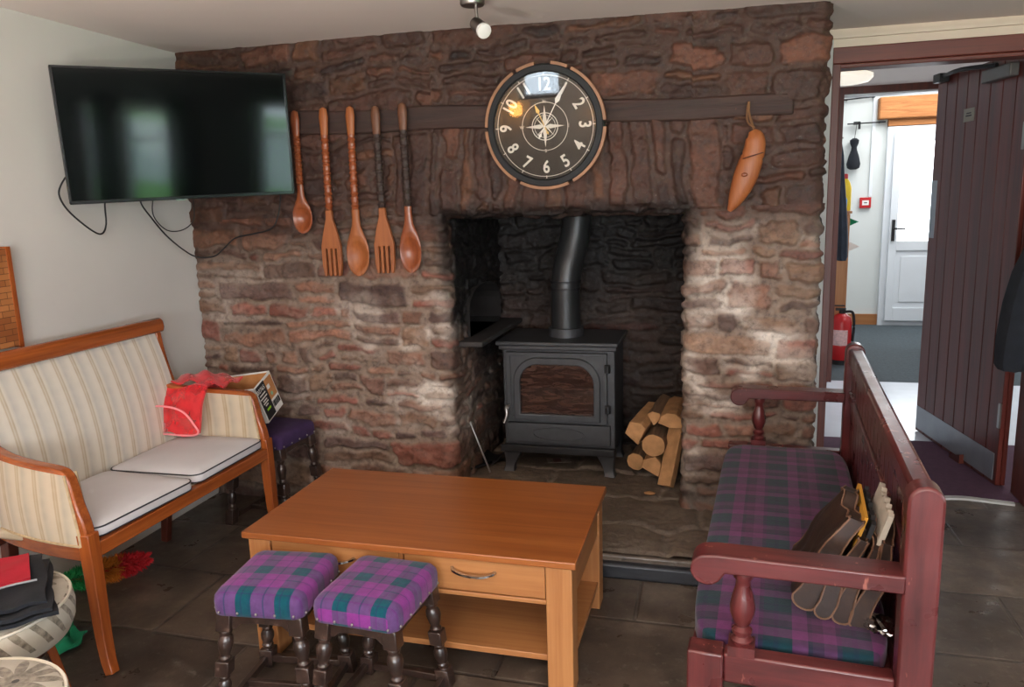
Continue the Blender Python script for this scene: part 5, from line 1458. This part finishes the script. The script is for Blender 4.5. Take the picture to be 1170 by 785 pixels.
def bottle(name, label, x, y, z, r, h, m, cap, h2=None):
    t = thing(name, label, 'bottle', (x, y, z), 0, 'bottles on the hall cabinet')
    G = Matrix.Translation((x, y, z)) @ Matrix.Scale(.6, 4, (0, 1, 0))
    bm = BM(); lathe(bm, [(r*.95, 0), (r, .01), (r, h*.62), (r*.75, h*.78), (r*.4, h*.88), (r*.35, h*.9)], 20, G); obj('bottle_body', bm, m, t)
    bm = BM(); lathe(bm, [(r*.42, h*.88), (r*.42, h), (r*.3, h*1.02)], 16, G); obj('cap', bm, cap, t)
bottle('detergent_bottle', 'yellow bottle with red cap on the hall cabinet', .972, 7.10, 1.268, .055, .30, M['yellow_plastic'], M['red_plastic'])
bottle('cleaner_bottle', 'blue bottle in front of the yellow bottle on the cabinet', .945, 7.02, 1.268, .04, .15, M['blue_plastic'], M['white'])
t = thing('hanging_jacket', 'dark blue-grey jacket hanging at the left of the hall doorway', 'jacket', (.87, 6.5, .9))
bm = BM(); rings = []
for z, rx, ry, dx in ((.90, .05, .05, .035), (.93, .075, .06, .03), (1.1, .075, .065, .025), (1.35, .06, .06, .01), (1.55, .045, .05, -.005), (1.7, .035, .04, -.01), (1.82, .012, .02, -.02)):
    rings.append([bm.verts.new((.862+dx*.9+rx*.62*cos(2*pi*k/n)*(1+.06*sin(5*2*pi*k/n)), 6.5+ry*sin(2*pi*k/n)*(1+.1*sin(6*2*pi*k/n)), z)) for k in range(n)])
for a, b in zip(rings, rings[1:]):
    for k in range(n): bm.faces.new([a[k], a[(k+1) % n], b[(k+1) % n], b[k]])
bm.faces.new(rings[0]); bm.faces.new(rings[-1][::-1]); obj('jacket_body', bm, plain('jacket_blue', '#262d38', .9, .3, 12, .3), t)
bm = BM(); cyl(bm, (.80, 6.45, 1.83), (.86, 6.49, 1.83), .006); obj('peg', bm, M['steel'], t)
t = thing('fire_call_point', 'small red fire alarm call point on the white hall wall', 'alarm', (1.425, 8.92, 1.30))
bm = BM(); bx(bm, 1.37, 1.48, 8.885, 8.92, 1.245, 1.355); obj('box', bm, M['red_plastic'], t, bevel=.005)
bm = BM(); bx(bm, 1.393, 1.457, 8.882, 8.885, 1.275, 1.325); obj('press_panel', bm, M['white'], t)
bm = BM(); bx(bm, 1.41, 1.44, 8.880, 8.882, 1.295, 1.305); obj('print', bm, M['black_matt'], t)
bm = BM(); bx(bm, 1.455, 1.485, 8.90, 8.92, 1.36, 2.35); tag(obj('trim_8', bm, M['white_paint'], smooth=False), kind='structure')
t = thing('wall_rail', 'upper black metal rail on the hall wall left of the beam', 'rail', (1.3, 8.9, 2.36))
bm = BM(); cyl(bm, (1.12, 8.86, 2.345), (1.46, 8.86, 2.365), .008); cyl(bm, (1.45, 8.86, 2.365), (1.45, 8.92, 2.365), .012); cyl(bm, (1.2, 8.86, 2.35), (1.2, 8.92, 2.35), .008); obj('bar', bm, M['iron_dark'], t)
t = thing('wall_rail', 'lower black metal rail with clamp on the hall wall', 'rail', (1.4, 8.9, 2.1))
bm = BM(); cyl(bm, (1.21, 8.86, 2.105), (1.57, 8.86, 2.11), .007); cyl(bm, (1.52, 8.86, 2.11), (1.52, 8.92, 2.11), .008); obj('bar', bm, M['iron_dark'], t)
bm = BM(); bx(bm, 1.27, 1.33, 8.845, 8.875, 2.095, 2.125); bx(bm, 1.315, 1.335, 8.845, 8.875, 2.05, 2.12); obj('clamp', bm, M['black_matt'], t)
t = thing('hanging_bag', 'small black cloth bag hanging from the lower hall rail', 'bag', (1.285, 8.86, 1.8))
bm = BM(); lathe(bm, [(.03, 1.645), (.06, 1.66), (.068, 1.70), (.05, 1.78), (.03, 1.84), (.026, 1.87), (.042, 1.91), (.045, 1.94), (.02, 1.96)], 20, Matrix.Translation((1.285, 8.86, 0))); obj('pouch', bm, M['navy'], t)
bm = BM(); cyl(bm, (1.285, 8.86, 1.955), (1.30, 8.86, 2.10), .003); obj('string', bm, M['black_matt'], t)
# leather bench in hall
t = thing('hall_bench', 'brown upholstered bench half hidden behind the open door', 'bench', (1.9, 7.4, 0))
bm = BM(); pillow(bm, (2.06, 7.3, .27), (.30, .3, .18), 5, 12); obj('body', bm, plain('bench_leather', '#3c2a25', .4, .15, 10, .1), t)
bm = BM(); pillow(bm, (2.07, 7.3, .43), (.285, .29, .05), 5, 12); obj('seat_top', bm, plain('bench_top', '#9a948e', .35, .1, 10), t)
bm = BM()
for a in (-1, 1):
    for b in (-1, 1): cyl(bm, (2.06+a*.22, 7.3+b*.22, .006), (2.06+a*.22, 7.3+b*.22, .13), .02)
obj('feet', bm, M['black_matt'], t)
# small tags beside cabinet
for (x, z, m_, lb_) in ((1.10, 1.17, M['green_cloth'], 'small green pennant beside the hall cabinet'), (1.12, .96, M['white'], 'small white pennant beside the hall cabinet, below the green one')):
    bm = BM(); prism(bm, [(x-.10, z+.05), (x-.10, z-.05), (x+.01, z)], 7.2, 7.206, 'y'); tag(obj('pennant', bm, m_, smooth=False), lb_, 'pennant', 'pennants by the cabinet')

# ------------------------------------------------------------------ bar lamps behind the camera (mirrored in the clock glass)
for x, z, lb_ in ((-2.30, 1.62, 'amber wall lamp left of the rear window'), (-1.30, 1.50, 'amber wall lamp right of the rear window'), (-1.05, 1.62, 'amber wall lamp further right of the rear window')):
    t = thing('wall_lamp', lb_, 'lamp', (x, YR+.05, z), 0, 'amber wall lamps')
    bm = BM(); lathe(bm, [(.03, -.07), (.065, -.06), (.075, .03), (.05, .07)], 20, Matrix.Translation((x, YR+.12, z))); obj('shade', bm, M['warm_lamp'], t)
    bm = BM(); bx(bm, x-.02, x+.02, YR, YR+.06, z-.06, z+.02); obj('bracket', bm, M['steel'], t)

# ------------------------------------------------------------------ added fill lights on stands, unseen behind the camera, to brighten the ceiling
def fill_uplight(label, x, y, e):
    t = thing('fill_uplight_stand', label, 'lamp', (x, y, 0), 0, 'added fill lights')
    G = Matrix.Translation((x, y, 0))
    bm = BM(); lathe(bm, [(.14, 0), (.14, .012), (.02, .03)], 28, G); obj('base', bm, M['steel'], t)
    bm = BM(); lathe(bm, [(.012, .02), (.012, .86)], 14, G); obj('pole', bm, M['steel'], t)
    bm = BM(); lathe(bm, [(.03, .84), (.10, .87), (.19, .95), (.185, .95), (.10, .885), (.02, .86)], 32, G); obj('bowl', bm, M['white_paint'], t)
    l = bpy.data.lights.new('ceiling_fill', 'AREA'); l.shape = 'DISK'; l.size = .30; l.energy = e; l.color = (1, .93, .88)
    o = bpy.data.objects.new('ceiling_fill', l); COL.objects.link(o); o.location = (x, y, .94); o.rotation_euler = (pi, 0, 0)
fill_uplight('added fill light on a steel stand right of the camera',   .6, -.6, 60)
fill_uplight('added fill light on a steel stand left behind the camera', -1.3, -.2, 54)
fill_uplight('added fill light on a steel stand by the rear wall', -.2, -1.3, 48)
bm = BM(); bx(bm, 11, 11.4, -14, 8, -.1, 1.15); tag(obj('garden_wall', bm, M['white_paint'], smooth=False), 'pale garden wall outside, mirrored in the television', 'garden wall')

# ------------------------------------------------------------------ light
w = bpy.data.worlds.new('World'); SC.world = w; w.use_nodes = True
bg = w.node_tree.nodes['Background']; bg.inputs[0].default_value = (.74, .87, 1.0, 1); bg.inputs[1].default_value = 9.0
def area(name, loc, rot, sx, sy, e, col):
    l = bpy.data.lights.new(name, 'AREA'); l.shape = 'RECTANGLE'; l.size = sx; l.size_y = sy; l.energy = e; l.color = col
    o = bpy.data.objects.new(name, l); COL.objects.link(o); o.location = loc; o.rotation_euler = rot; return o
day = (.95, .97, 1.0)
for i, (h, e) in enumerate(zip(W_B[1:], (62, 92))):
    area('rear_window_light', ((h[0]+h[1])/2, YR-.12, (h[2]+h[3])/2), (radians(122), 0, 0), h[1]-h[0]-.1, h[3]-h[2]-.1, e, day)
area('hall_light', (2.1, 8.0, 2.58), (0, 0, 0), 1.6, 1.2, 40, (1, 1, 1))
area('lobby_light', (2.2, 5.5, 2.14), (0, 0, 0), .9, .5, 14, (.95, .97, 1))

# ------------------------------------------------------------------ camera
cam = bpy.data.cameras.new('Camera'); co = bpy.data.objects.new('Camera', cam); COL.objects.link(co); SC.camera = co
cam.sensor_fit = 'HORIZONTAL'; cam.sensor_width = 36; cam.lens = 880/1170*36; cam.clip_start = .05; cam.clip_end = 200
P_, R_, W_ = radians(10.6), radians(1.8), radians(15.5)
Wm = Matrix.Rotation(W_, 3, 'Z')
f_ = Wm @ Vector((0, cos(P_), -sin(P_))); u_ = Wm @ Vector((0, sin(P_), cos(P_))); r_ = Wm @ Vector((1, 0, 0))
rr2 = cos(R_)*r_-sin(R_)*u_; uu2 = sin(R_)*r_+cos(R_)*u_
mt = Matrix((rr2, uu2, -f_)).transposed().to_4x4(); mt.translation = (0, 0, 1.45)
co.matrix_world = mt

vs = SC.view_settings; vs.view_transform = 'Standard'; vs.look = 'None'; vs.exposure = 0.36; vs.gamma = 1; vs.use_curve_mapping = False
SC.cycles.max_bounces = 8; SC.cycles.diffuse_bounces = 5; SC.cycles.glossy_bounces = 4; SC.cycles.transparent_max_bounces = 8
SC.cycles.use_denoising = True
SC.cycles.sample_clamp_indirect = 6
